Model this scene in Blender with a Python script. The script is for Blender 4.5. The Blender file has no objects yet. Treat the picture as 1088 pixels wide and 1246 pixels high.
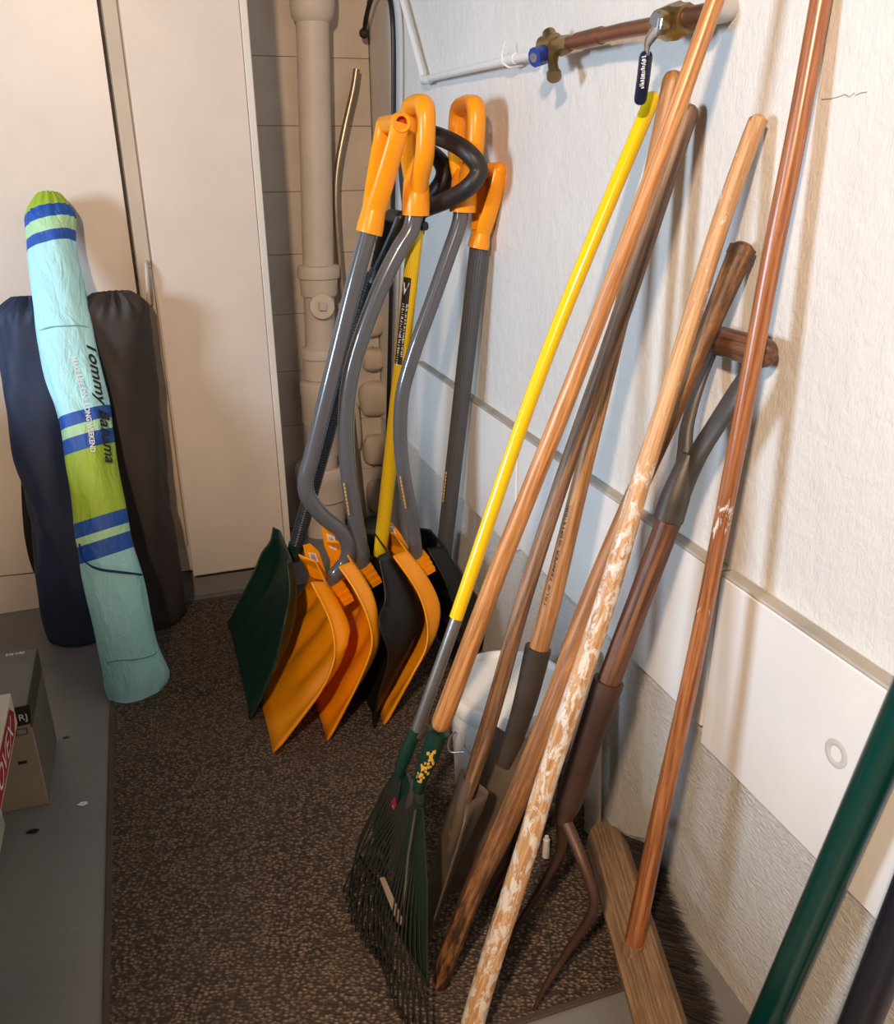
import bpy, math, random
import numpy as np
from mathutils import Vector, Matrix

# ------------------------------------------------------------------ camera, light, exposure
SC = bpy.context.scene
COL = SC.collection
W, H = 1088.0, 1246.0
FPX = 1053.2065
CAMC = Vector((-0.798, -3.066, 1.3))
_c = (W/2, H/2)
def _ray(px, py): return Vector((px-_c[0], -(py-_c[1]), -FPX))
_Y = _ray(151, 195).normalized()
_Z = -_ray(560, 3200).normalized()
_X = _Y.cross(_Z).normalized()
_Z = _X.cross(_Y)
RC = Matrix((_X, _Y, _Z))                      # camera axes -> room axes (x to the right wall, y into the room, z up)
cd = bpy.data.cameras.new('camera')
cam = bpy.data.objects.new('camera', cd); COL.objects.link(cam)
cam.matrix_world = Matrix.Translation(CAMC) @ RC.to_4x4()
cd.sensor_fit = 'HORIZONTAL'; cd.sensor_width = 36.0; cd.lens = 36.0*FPX/W
cd.clip_start = 0.02
SC.camera = cam

wd = bpy.data.worlds.new('world'); SC.world = wd; wd.use_nodes = True
wd.node_tree.nodes['Background'].inputs[0].default_value = (0.80, 0.90, 1.0, 1)
wd.node_tree.nodes['Background'].inputs[1].default_value = 0.075

def light(name, kind, loc, energy, color, target=None, **kw):
    l = bpy.data.lights.new(name, kind); l.energy = energy; l.color = color
    for k, v in kw.items(): setattr(l, k, v)
    o = bpy.data.objects.new(name, l); COL.objects.link(o); o.location = loc
    if target is not None:
        o.rotation_euler = (Vector(target)-Vector(loc)).to_track_quat('-Z', 'Y').to_euler()
    return o
light('ceiling_bulb', 'POINT', (-1.40, -3.60, 2.14), 218, (1.0, 0.72, 0.49), shadow_soft_size=0.07)
light('window_daylight', 'AREA', (-3.6, -2.2, 1.55), 88, (0.62, 0.80, 1.0), target=(0, -1.0, 0.9), size=0.7)
SC.view_settings.view_transform = 'Standard'
SC.view_settings.look = 'None'
SC.view_settings.exposure = 0.1
SC.view_settings.gamma = 1.0
SC.view_settings.use_curve_mapping = False

# ------------------------------------------------------------------ measuring helpers
def onplane(px, py, P, N):
    d = RC @ _ray(px, py); P = Vector(P); N = Vector(N)
    t = (P-CAMC).dot(N)/d.dot(N)
    return CAMC + d*t
def at(px, py, axis, val):
    N = Vector((0, 0, 0)); i = 'xyz'.index(axis); N[i] = 1; P = Vector((0, 0, 0)); P[i] = val
    return onplane(px, py, P, N)
def rp(P, wpx):                                 # half of a width seen at P
    dep = -(RC.transposed() @ (Vector(P)-CAMC)).z
    return wpx*0.5*dep/FPX
def online(px, py, A, B):                       # point on the plane through A, B facing the viewpoint
    A = Vector(A); B = Vector(B); u = (B-A).normalized(); v = CAMC-A; n = (v-u*v.dot(u)).normalized()
    return onplane(px, py, A, n)
def V(*a): return Vector(a)
def catmull(P, n=8, closed=False):
    P = [Vector(p) for p in P]; out = []
    m = len(P)
    rng = range(m) if closed else range(m-1)
    for i in rng:
        if closed: p0, p1, p2, p3 = P[(i-1) % m], P[i], P[(i+1) % m], P[(i+2) % m]
        else:
            p1, p2 = P[i], P[i+1]
            p0 = P[i-1] if i > 0 else p1*2-p2
            p3 = P[i+2] if i+2 < m else p2*2-p1
        for k in range(n):
            t = k/n
            out.append(0.5*((2*p1)+(p2-p0)*t+(2*p0-5*p1+4*p2-p3)*t*t+(3*p1-p0-3*p2+p3)*t**3))
    if not closed: out.append(P[-1].copy())
    return out
def lerpl(L, n):                                # resample list of floats to n
    L = list(L)
    if len(L) == 1: return L*n
    o = []
    for i in range(n):
        t = i/(n-1)*(len(L)-1); k = min(int(t), len(L)-2); o.append(L[k]*(1-(t-k))+L[k+1]*(t-k))
    return o

class G:
    def __init__(s): s.v = []; s.f = []
    def add(s, v, f):
        b = len(s.v); s.v += [Vector(x) for x in v]; s.f += [tuple(i+b for i in q) for q in f]; return s
    def tube(s, P, r, seg=16, closed=False, cap=True, up=None, rb=None, rot=0.0):
        P = [Vector(p) for p in P]; n = len(P)
        r = lerpl(r, n) if isinstance(r, (list, tuple)) else [r]*n
        rb = r if rb is None else (lerpl(rb, n) if isinstance(rb, (list, tuple)) else [rb]*n)
        T = []
        for i in range(n):
            if closed: t = P[(i+1) % n]-P[i-1]
            else: t = P[min(i+1, n-1)]-P[max(i-1, 0)]
            T.append(t.normalized())
        u = Vector(up) if up is not None else (V(0, 0, 1) if abs(T[0].z) < 0.9 else V(1, 0, 0))
        v = []; f = []
        for i in range(n):
            u = u - T[i]*u.dot(T[i])
            if u.length < 1e-6: u = T[i].orthogonal()
            u.normalize(); w = T[i].cross(u)
            for k in range(seg):
                a = 2*math.pi*k/seg+rot
                v.append(P[i]+u*(math.cos(a)*r[i])+w*(math.sin(a)*rb[i]))
        m = n if closed else n-1
        for i in range(m):
            for k in range(seg):
                a = i*seg+k; b = i*seg+(k+1) % seg; j = (i+1) % n
                f.append((a, b, j*seg+(k+1) % seg, j*seg+k))
        if cap and not closed:
            f.append(tuple(reversed(range(seg)))); f.append(tuple((n-1)*seg+k for k in range(seg)))
        return s.add(v, f)
    def rtube(s, P, r, seg=16, ends=(True, True), **k):   # tube with rounded ends
        P = [Vector(p) for p in P]; n = len(P)
        r = lerpl(r, n) if isinstance(r, (list, tuple)) else [r]*n
        PP = list(P); RR = list(r)
        if ends[0]:
            t = (P[0]-P[1]).normalized(); q = r[0]
            PP = [P[0]+t*q*(x-1) for x in (1.0, .93, .75, .45)]+[P[0]-t*q]+[p for p in P[1:]]
            RR = [q*.25, q*.5, q*.75, q*.93, q]+r[1:]
        if ends[1]:
            t = (P[-1]-P[-2]).normalized(); q = r[-1]
            PP = PP[:-1]+[P[-1]-t*q]+[P[-1]+t*q*(x-1) for x in (.45, .75, .93, 1.0)]
            RR = RR[:-1]+[q, q*.93, q*.75, q*.5, q*.25]
        return s.tube(PP, RR, seg, **k)
    def box(s, c, d, M=None, bev=0.0):
        hx, hy, hz = d[0]/2, d[1]/2, d[2]/2; b = min(bev, hx*.9, hy*.9, hz*.9); c = Vector(c)
        if b <= 0:
            v = [V(x, y, z) for x in (-hx, hx) for y in (-hy, hy) for z in (-hz, hz)]
            f = [(0, 1, 3, 2), (4, 6, 7, 5), (0, 4, 5, 1), (2, 3, 7, 6), (0, 2, 6, 4), (1, 5, 7, 3)]
        else:
            v = []; idx = {}
            for sx in (-1, 1):
                for sy in (-1, 1):
                    for sz in (-1, 1):
                        idx[sx, sy, sz] = len(v)
                        v += [V(sx*hx, sy*(hy-b), sz*(hz-b)), V(sx*(hx-b), sy*hy, sz*(hz-b)), V(sx*(hx-b), sy*(hy-b), sz*hz)]
            I = lambda a, b_, c_, k: idx[a, b_, c_]+k
            f = []
            for q in (-1, 1):
                f.append([I(q, -1, -1, 0), I(q, 1, -1, 0), I(q, 1, 1, 0), I(q, -1, 1, 0)][::q])
                f.append([I(-1, q, -1, 1), I(-1, q, 1, 1), I(1, q, 1, 1), I(1, q, -1, 1)][::q])
                f.append([I(-1, -1, q, 2), I(1, -1, q, 2), I(1, 1, q, 2), I(-1, 1, q, 2)][::q])
            for a in (-1, 1):
                for c_ in (-1, 1):
                    f.append((I(a, c_, -1, 0), I(a, c_, 1, 0), I(a, c_, 1, 1), I(a, c_, -1, 1)))
                    f.append((I(a, -1, c_, 0), I(a, 1, c_, 0), I(a, 1, c_, 2), I(a, -1, c_, 2)))
                    f.append((I(-1, a, c_, 1), I(1, a, c_, 1), I(1, a, c_, 2), I(-1, a, c_, 2)))
                    for d_ in (-1, 1): f.append((I(a, c_, d_, 0), I(a, c_, d_, 1), I(a, c_, d_, 2)))
        if M is not None: v = [M @ x for x in v]
        return s.add([c+x for x in v], f)
    def grid(s, R, closed_u=False):             # R: rows of points
        n = len(R); m = len(R[0]); v = [p for r in R for p in r]; f = []
        for i in range(n-1):
            for k in range(m if closed_u else m-1):
                f.append((i*m+k, i*m+(k+1) % m, (i+1)*m+(k+1) % m, (i+1)*m+k))
        return s.add(v, f)
    def slab(s, poly, thick):                   # closed outline (world points) extruded by vector thick
        n = len(poly); v = [Vector(p) for p in poly]; t = Vector(thick)
        v += [p+t for p in v[:n]]
        f = [tuple(range(n)), tuple(reversed(range(n, 2*n)))]+[(i, i+n, (i+1) % n+n, (i+1) % n) for i in range(n)]
        return s.add(v, f)

def finish(me, mat, smooth=True, ang=40):
    me.materials.append(mat)
    if smooth:
        me.shade_smooth(); me.set_sharp_from_angle(angle=math.radians(ang))
def recalc(me):
    import bmesh
    bm = bmesh.new(); bm.from_mesh(me); bmesh.ops.recalc_face_normals(bm, faces=bm.faces); bm.to_mesh(me); bm.free()
def link(name, g, mat, parent=None, frame=None, smooth=True, ang=40, solid=0.0, label=None, weld=True):
    """world-space geometry becomes ONE mesh object; parent's location (no rotation) is taken off, frame gives the part own axes"""
    base = parent_world(parent)
    F = frame if frame is not None else Matrix.Translation(base)
    Fi = F.inverted()
    me = bpy.data.meshes.new(name)
    me.from_pydata([tuple(Fi @ v) for v in g.v], [], g.f); me.update()
    if weld: recalc(me)
    finish(me, mat, smooth, ang)
    o = bpy.data.objects.new(name, me); COL.objects.link(o)
    if parent is not None:
        o.parent = parent; o.matrix_local = parent['_w'] and (Matrix.Translation(-base) @ F)
    else: o.matrix_world = F
    WORLD[o.name] = F
    if solid:
        m = o.modifiers.new('solid', 'SOLIDIFY'); m.thickness = solid; m.offset = 0
    if label: o['label'] = label
    return o
WORLD = {}
ROOTS = []
def parent_world(p):
    return V(0, 0, 0) if p is None else WORLD[p.name].translation
class _P: pass
def thing(name, label, cat, loc, group=None):
    o = bpy.data.objects.new(name, None); COL.objects.link(o); o.location = loc
    o.empty_display_size = 0.05
    o['label'] = label; o['category'] = cat
    if group: o['group'] = group
    WORLD[o.name] = Matrix.Translation(Vector(loc))
    return o
def link2(name, g, mat, parent, frame=None, **k):
    """part linking that also handles a parent part with axes of its own"""
    F = frame if frame is not None else Matrix.Translation(WORLD[parent.name].translation)
    Fi = F.inverted(); me = bpy.data.meshes.new(name)
    me.from_pydata([tuple(Fi @ v) for v in g.v], [], g.f); me.update()
    if k.get('weld', True): recalc(me)
    finish(me, mat, k.get('smooth', True), k.get('ang', 40))
    o = bpy.data.objects.new(name, me); COL.objects.link(o); o.parent = parent
    o.matrix_local = WORLD[parent.name].inverted() @ F
    WORLD[o.name] = F
    if k.get('solid'):
        m = o.modifiers.new('solid', 'SOLIDIFY'); m.thickness = k['solid']; m.offset = k.get('off', 0)
    if k.get('label'): o['label'] = k['label']
    if k.get('kind'): o['kind'] = k['kind']
    return o
P_ = link2
def structure(name, g, mat, smooth=False, **k):
    me = bpy.data.meshes.new(name); me.from_pydata([tuple(v) for v in g.v], [], g.f); me.update(); recalc(me)
    finish(me, mat, smooth)
    o = bpy.data.objects.new(name, me); COL.objects.link(o); o['kind'] = 'structure'; WORLD[o.name] = Matrix.Identity(4)
    return o
def solo(name, g, mat, label, cat, loc=None, group=None, **k):
    F = Matrix.Translation(Vector(loc)) if loc is not None else Matrix.Identity(4); Fi = F.inverted()
    me = bpy.data.meshes.new(name); me.from_pydata([tuple(Fi @ v) for v in g.v], [], g.f); me.update(); recalc(me)
    finish(me, mat, k.get('smooth', True)); o = bpy.data.objects.new(name, me); COL.objects.link(o); o.matrix_world = F
    o['label'] = label; o['category'] = cat; WORLD[o.name] = F
    if group: o['group'] = group
    return o
def axes(A, B, facing=None):                    # frame at A, local z towards B
    A = Vector(A); B = Vector(B); z = (B-A).normalized()
    v = (CAMC-A) if facing is None else Vector(facing)
    y = -(v-z*v.dot(z)).normalized(); x = y.cross(z)
    M = Matrix((x, y, z)).transposed().to_4x4(); M.translation = A
    return M
def rod(name, pts, r, mat, parent, ends=(True, True), seg=20, n=None, **k):
    pts = [Vector(p) for p in pts]
    F = axes(pts[0], pts[-1])
    Q = catmull(pts, 8) if len(pts) > 2 else [pts[0].lerp(pts[1], i/12) for i in range(13)]
    g = G().rtube(Q, r, seg, ends)
    return P_(name, g, mat, parent, frame=F, **k)

# ------------------------------------------------------------------ materials
class NT:
    def __init__(s, name):
        s.m = bpy.data.materials.new(name); s.m.use_nodes = True; s.t = s.m.node_tree
        s.b = s.t.nodes['Principled BSDF']; s.tc = s.t.nodes.new('ShaderNodeTexCoord')
    def n(s, typ, ins=None, **at_):
        q = s.t.nodes.new('ShaderNode'+typ)
        for k, v in at_.items(): setattr(q, k, v)
        for k, v in (ins or {}).items():
            if isinstance(v, bpy.types.NodeSocket): s.t.links.new(v, q.inputs[k])
            else: q.inputs[k].default_value = v
        return q
    def co(s, scale=(1, 1, 1), src='Object', rot=(0, 0, 0)):
        return s.n('Mapping', {'Vector': s.tc.outputs[src], 'Scale': scale, 'Rotation': rot}).outputs[0]
    def noise(s, vec, scale, detail=4, rough=.55, dist=0):
        return s.n('TexNoise', {'Vector': vec, 'Scale': scale, 'Detail': detail, 'Roughness': rough, 'Distortion': dist}).outputs[0]
    def ramp(s, fac, stops, interp='LINEAR'):
        r = s.n('ValToRGB', {'Fac': fac}); cr = r.color_ramp; cr.interpolation = interp
        while len(cr.elements) < len(stops): cr.elements.new(0.5)
        for e, (p, c) in zip(cr.elements, stops):
            e.position = p; e.color = (*c, 1) if len(c) == 3 else c
        return r.outputs[0]
    def mix(s, f, a, b, mode='MIX'):
        q = s.t.nodes.new('ShaderNodeMix'); q.data_type = 'RGBA'; q.blend_type = mode
        for i, v in ((0, f), (6, a), (7, b)):
            if isinstance(v, bpy.types.NodeSocket): s.t.links.new(v, q.inputs[i])
            else: q.inputs[i].default_value = v if i == 0 else (*v, 1)
        return q.outputs[2]
    def math(s, op, a, b=0.5):
        return s.n('Math', {0: a, 1: b}, operation=op).outputs[0]
    def bump(s, h, strength, dist=0.002, nrm=None):
        ins = {'Height': h, 'Strength': strength, 'Distance': dist}
        if nrm is not None: ins['Normal'] = nrm
        return s.n('Bump', ins).outputs[0]
    def out(s, col=None, rough=.5, metal=0, nrm=None, **kw):
        def put(k, v):
            if isinstance(v, bpy.types.NodeSocket): s.t.links.new(v, s.b.inputs[k])
            else: s.b.inputs[k].default_value = (*v, 1) if (isinstance(v, tuple) and len(v) == 3) else v
        if col is not None: put('Base Color', col)
        put('Roughness', rough); put('Metallic', metal)
        if nrm is not None: put('Normal', nrm)
        for k, v in kw.items(): put(k.replace('_', ' '), v)
        return s.m
def sc(c, k): return tuple(min(1, x*k) for x in c)
def plain(name, c, rough=.45, metal=0, var=.12, bscale=60, bstr=.15, **kw):
    t = NT(name); v = t.co(); n = t.noise(v, 9, 5); col = t.ramp(n, [(.3, sc(c, 1-var)), (.7, sc(c, 1+var))])
    n2 = t.noise(v, bscale, 4)
    return t.out(col, rough, metal, t.bump(n2, bstr, .001), **kw)
def wood(name, dark, light_, rough=.42, grain=1.0, stain=None, paint=None, coarse=None, contrast=.5, coat=0.0):
    t = NT(name)
    g1 = t.noise(t.co((1, 1, .028)), 260*grain, 7, .7, .5)
    g2 = t.noise(t.co((1, 1, .07)), 85*grain, 5, .55, 1.2)
    g3 = t.noise(t.co((1, 1, .3)), 9, 3)
    w = t.n('TexWave', {'Vector': t.co((1, 1, .05)), 'Scale': 26*grain, 'Distortion': 7, 'Detail': 2.5}, wave_type='BANDS', bands_direction='X').outputs[1]
    f = t.math('ADD', t.math('MULTIPLY', g1, .58), t.math('MULTIPLY', g2, .36))
    f = t.math('ADD', f, t.math('MULTIPLY', w, .06))
    mu = .5; k_ = .55+.6*contrast; lo = mu-.075*k_; hi = mu+.075*k_
    col = t.ramp(f, [(lo-.03, sc(dark, .75)), (lo+.03, dark), (hi, light_)])
    col = t.mix(t.ramp(g3, [(.35, (0, 0, 0)), (.7, (.35, .35, .35))]), col, sc(dark, 1.1))
    rgh = rough
    if stain:       # (z0, z1, colour): dirt that thins out from z0 to z1 along the handle
        for (z0, z1, c) in stain:
            sx = t.n('SeparateXYZ', {'Vector': t.tc.outputs['Object']}).outputs[2]
            m = t.n('MapRange', {'Value': sx, 'From Min': z0, 'From Max': z1, 'To Min': 1, 'To Max': 0}).outputs[0]
            d = t.noise(t.co((1, 1, .22)), 70, 6, .7)
            m2 = t.math('MULTIPLY', m, t.ramp(d, [(.36, (.15, .15, .15)), (.56, (1, 1, 1))]))
            col = t.mix(m2, col, c)
    bh = f
    if paint:       # list of (z centre, half length, amount)
        tot = None
        sx = t.n('SeparateXYZ', {'Vector': t.tc.outputs['Object']}).outputs[2]
        for (zc, hl, am) in paint:
            d = t.math('ABSOLUTE', t.math('SUBTRACT', sx, zc), 0)
            m = t.n('MapRange', {'Value': d, 'From Min': hl*.5, 'From Max': hl, 'To Min': am, 'To Max': 0}).outputs[0]
            tot = m if tot is None else t.math('MAXIMUM', tot, m)
        sp = t.noise(t.co((1, 1, .42)), 80, 8, .75, .5)
        sm = t.math('ADD', sp, tot)
        pm = t.ramp(sm, [(.66, (0, 0, 0)), (.71, (1, 1, 1))])
        col = t.mix(pm, col, (.70, .65, .58)); bh = t.math('ADD', bh, pm)
    return t.out(col, rgh, 0, t.bump(bh, .25, .0015), Coat_Weight=coat, Coat_Roughness=.25)

def m_plaster(name, c1, c2, fine=1.0, streak=0.0):
    t = NT(name); v = t.co()
    a = t.noise(v, 3.0, 4); b = t.noise(v, 38, 6, .62, .4); c = t.noise(t.co((1, 5, 14)) if streak else t.co((1, 14, 3)), 16, 5, .6, .8)
    d = t.n('TexVoronoi', {'Vector': v, 'Scale': 26.0}, feature='SMOOTH_F1').outputs[0]
    col = t.ramp(a, [(.3, c1), (.7, c2)])
    spk = t.ramp(t.noise(v, 90, 2), [(.74, (0, 0, 0)), (.80, (.35, .35, .35))])
    col = t.mix(spk, col, sc(c1, .75))
    n1 = t.bump(t.math('ADD', b, t.math('MULTIPLY', d, .5)), .42*fine, .007)
    n2 = t.bump(c, .35+streak, .004, n1)
    return t.out(col, .62, 0, n2)
M = {}
M['plaster'] = m_plaster('painted_plaster', (.72, .70, .665), (.775, .755, .725))
M['lowplaster'] = m_plaster('painted_concrete', (.66, .64, .60), (.74, .72, .68), .9, 1.1)
M['panel'] = plain('painted_board', (.82, .80, .77), .42, var=.03, bscale=14, bstr=.18)
M['ledge'] = plain('ledge_cement', (.40, .37, .32), .8, var=.25, bscale=50, bstr=.4)
M['backwall'] = plain('tan_painted_block', (.60, .52, .44), .6, var=.08, bscale=80, bstr=.5)
M['stone'] = plain('painted_stone', (.55, .46, .37), .75, var=.22, bscale=40, bstr=.9)
def m_floor():
    t = NT('grey_painted_floor'); v = t.co()
    a = t.noise(v, 2.5, 5); b = t.noise(v, 60, 5, .6); s = t.noise(v, 14, 6, .7, 1.2)
    col = t.ramp(a, [(.3, (.17, .17, .17)), (.7, (.225, .22, .215))])
    col = t.mix(t.ramp(s, [(.60, (0, 0, 0)), (.72, (.35, .35, .35))]), col, (.31, .29, .26))
    col = t.mix(t.ramp(b, [(.68, (0, 0, 0)), (.74, (.5, .5, .5))]), col, (.12, .11, .10))
    return t.out(col, t.ramp(s, [(.3, (.28,)*3), (.7, (.5,)*3)]), 0, t.bump(b, .2, .001))
M['floor'] = m_floor()
def m_mat():
    t = NT('woven_doormat')
    v = t.co((1, 1, 0), rot=(0, 0, .35))
    dn = t.n('TexNoise', {'Vector': t.co(), 'Scale': 45.0, 'Detail': 2.0}).outputs['Color']
    vv = t.n('VectorMath', {0: v, 1: t.n('VectorMath', {0: dn, 1: (.006, .006, 0)}, operation='MULTIPLY').outputs[0]}, operation='ADD').outputs[0]
    vo = t.n('TexVoronoi', {'Vector': t.n('Mapping', {'Vector': vv, 'Scale': (1, 1.45, 1)}).outputs[0], 'Scale': 118.0, 'Randomness': .75}, feature='F1')
    d = vo.outputs[0]; n2 = t.noise(t.co(), 420, 3)
    n3 = t.noise(t.co(), 5, 4)
    f = t.math('ADD', d, t.math('MULTIPLY', t.math('SUBTRACT', n2, .5), .6))
    col = t.ramp(f, [(.04, (.40, .29, .20)), (.30, (.175, .122, .082)), (.62, (.030, .020, .014))])
    col = t.mix(t.ramp(n3, [(.35, (.0,)*3), (.7, (.4,)*3)]), col, sc((.09, .065, .048), 1))
    h = t.math('SUBTRACT', 1.0, d)
    return t.out(col, .85, 0, t.bump(h, .9, .006))
M['mat'] = m_mat()
M['matedge'] = plain('mat_binding', (.075, .055, .042), .7, var=.2, bscale=200, bstr=.6)
M['cabinet'] = plain('cream_cabinet_paint', (.66, .575, .505), .38, var=.03, bscale=30, bstr=.08)
M['cabedge'] = plain('cream_cabinet_edge', (.70, .64, .57), .35, var=.03)
M['stile'] = plain('cabinet_stile_paint', (.50, .41, .32), .5, var=.05)
M['kick'] = plain('grey_kickboard', (.22, .21, .20), .5, var=.08)
M['pipe'] = plain('tan_painted_iron', (.64, .56, .48), .5, var=.06, bscale=40, bstr=.35)
M['orange'] = plain('orange_plastic', (.96, .345, .005), .30, var=.05, bscale=25, bstr=.05, Specular_IOR_Level=.45)
M['orange_dark'] = plain('red_orange_core', (.65, .08, .01), .5, var=.05)
M['greytube'] = plain('grey_painted_steel', (.10, .10, .11), .22, var=.06, bscale=120, bstr=.04, Coat_Weight=.5)
M['black'] = plain('black_plastic', (.008, .007, .007), .42, var=.2)
M['hose'] = plain('black_ribbed_plastic', (.022, .026, .032), .28, var=.15)
M['foam'] = plain('black_foam', (.022, .018, .018), .45, var=.15, bscale=200, bstr=.3)
M['green'] = plain('dark_green_plastic', (.006, .036, .026), .34, var=.15, bscale=40, bstr=.12)
M['greenpole'] = plain('green_enamel', (.001, .042, .033), .28, var=.08, bscale=15, bstr=.12, Coat_Weight=.3)
M['navypole'] = plain('black_enamel', (.013, .012, .02), .3, var=.1)
M['yellow'] = plain('yellow_enamel', (.93, .62, .005), .22, var=.03, bscale=15, bstr=.04, Coat_Weight=.5)
M['steel'] = plain('worn_steel', (.38, .37, .36), .32, .85, var=.2, bscale=90, bstr=.15)
M['dullsteel'] = plain('dull_steel', (.11, .10, .092), .48, .6, var=.3, bscale=40, bstr=.25)
M['rust'] = plain('brown_rusted_steel', (.085, .045, .030), .5, .45, var=.45, bscale=50, bstr=.4)
M['spade'] = plain('weathered_spade_steel', (.15, .115, .085), .55, .35, var=.35, bscale=70, bstr=.3)
M['tine'] = plain('dark_green_tines', (.010, .013, .010), .6, var=.3)
M['white'] = plain('white_plastic', (.86, .84, .80), .35, var=.02, bscale=10, bstr=.04)
M['whitepipe'] = plain('white_painted_pipe', (.76, .76, .76), .4, var=.03)
M['brass'] = plain('old_brass', (.34, .235, .10), .38, .85, var=.35, bscale=80, bstr=.3)
M['copper'] = plain('aged_copper', (.27, .125, .07), .42, .75, var=.35, bscale=60, bstr=.25)
M['chrome'] = plain('chrome', (.62, .62, .63), .2, .95, var=.05)
M['blue'] = plain('blue_knob', (.008, .035, .28), .35, var=.1)
M['navygrip'] = plain('navy_vinyl', (.008, .014, .05), .3, var=.1)
M['conduit'] = plain('galvanised_tube', (.42, .36, .27), .33, .85, var=.15)
M['navycloth'] = plain('navy_nylon', (.011, .022, .062), .62, var=.18, bscale=300, bstr=.15)
M['greycloth'] = plain('charcoal_nylon', (.030, .022, .021), .66, var=.15, bscale=300, bstr=.15)
M['kraft'] = plain('kraft_card', (.33, .26, .19), .7, var=.1)
M['greycard'] = plain('grey_printed_card', (.15, .135, .12), .6, var=.1)
M['cream'] = plain('cream_card', (.62, .55, .44), .6, var=.05)
M['red'] = plain('red_print', (.34, .012, .022), .5, var=.1)
M['ink'] = plain('black_ink', (.010, .010, .012), .5, var=.1)
M['whiteink'] = plain('white_ink', (.80, .80, .80), .5, var=.02)
M['goldink'] = plain('worn_yellow_print', (.62, .36, .06), .6, var=.2)
M['tote'] = plain('milky_tote_plastic', (.50, .53, .45), .3, var=.05)
M['broomwood'] = wood('pine_broom_block', (.19, .11, .055), (.31, .19, .10), .62, 1.6, contrast=.25, stain=[(.62, .40, (.09, .055, .035)), (-.5, .0, (.10, .06, .035))])
M['bristle'] = plain('dark_bristle', (.020, .014, .010), .6, var=.5)
M['w_rake'] = wood('honey_wood', (.40, .165, .05), (.66, .33, .12), .38, 1.0, contrast=.6, coat=.25)
M['w_grey'] = wood('weathered_brown_wood', (.14, .070, .034), (.34, .195, .11), .5, 1.0, contrast=.8)
M['w_tan'] = wood('tan_ash_wood', (.33, .15, .05), (.56, .29, .12), .42, 1.0, contrast=.6)
M['w_plank'] = wood('dirty_stake_wood', (.25, .105, .035), (.50, .24, .09), .5, 1.0, contrast=.9,
                    stain=[(.10, .62, (.030, .014, .008)), (1.32, .78, (.020, .012, .008))])
M['w_paint'] = wood('paint_spattered_wood', (.46, .245, .105), (.66, .41, .21), .45, 1.0, contrast=.4,
                    paint=[(.28, .66, .165), (.80, .26, .165), (1.22, .22, .085), (.55, .2, .15)])
M['w_fork'] = wood('dark_stained_ash', (.075, .030, .015), (.25, .115, .058), .42, .8, contrast=1.5)
M['w_broom'] = wood('red_brown_wood', (.24, .078, .024), (.46, .18, .062), .30, 1.0, contrast=.8, coat=.4, paint=[(.74, .035, .13), (.60, .015, .08)])
def m_bag():
    t = NT('striped_umbrella_cloth')
    z = t.n('SeparateXYZ', {'Vector': t.tc.outputs['Object']}).outputs[2]
    f = t.n('MapRange', {'Value': z, 'From Min': 0.0, 'From Max': 1.4, 'To Min': 0, 'To Max': 1}).outputs[0]
    return t, f
def text_geo(s, size, font_shear=0.0, extrude=0.0, res=3, sp=1.0, bold=0.0):
    c = bpy.data.curves.new('t', 'FONT'); c.body = s; c.size = size; c.shear = font_shear; c.resolution_u = res; c.offset = bold; c.space_character = sp
    c.fill_mode = 'FRONT' if hasattr(c, 'fill_mode') else c.fill_mode
    o = bpy.data.objects.new('t', c); COL.objects.link(o)
    dg = bpy.context.evaluated_depsgraph_get(); dg.update()
    me = bpy.data.meshes.new_from_object(o.evaluated_get(dg))
    v = [tuple(x.co) for x in me.vertices]; f = [tuple(p.vertices) for p in me.polygons]
    bpy.data.objects.remove(o); bpy.data.curves.remove(c); bpy.data.meshes.remove(me)
    xs = [q[0] for q in v]; w = max(xs)-min(xs); x0 = min(xs)
    return [(q[0]-x0, q[1]) for q in v], f, w
def scribble(n, seed, h=1.0, length=1.0):          # print too small to read: short strokes in a row, as (u, v) quads
    rr = random.Random(seed); v = []; f = []; x = 0
    while x < length:
        w = rr.uniform(.2, .5)*length/n; hh = h*rr.uniform(.55, 1); y0 = rr.uniform(0, h*.2); b = len(v); k = rr.uniform(-.2, .3)*length/n
        v += [(x, y0), (x+w, y0), (x+w+k, y0+hh*.9), (x+k, y0+hh*.9)]; f.append((b, b+1, b+2, b+3)); x += w+rr.choice([.25, .35, .8])*length/n
    return v, f
def put_text(name, s, size, mat, parent, fn, width=None, frame=None, **k):
    v, f, w = text_geo(s, size, k.get('shear', 0))
    kx = (width/w) if width else 1
    g = G(); g.add([fn(a*kx, b) for a, b in v], f)
    return P_(name, g, mat, parent, frame=frame, smooth=False, weld=False)

# ------------------------------------------------------------------ the room
R_ = random.Random(7)
g = G().box((-2.0, -2.0, -.05), (4.6, 6.0, .1)); floor = structure('floor', g, M['floor'])
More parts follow.
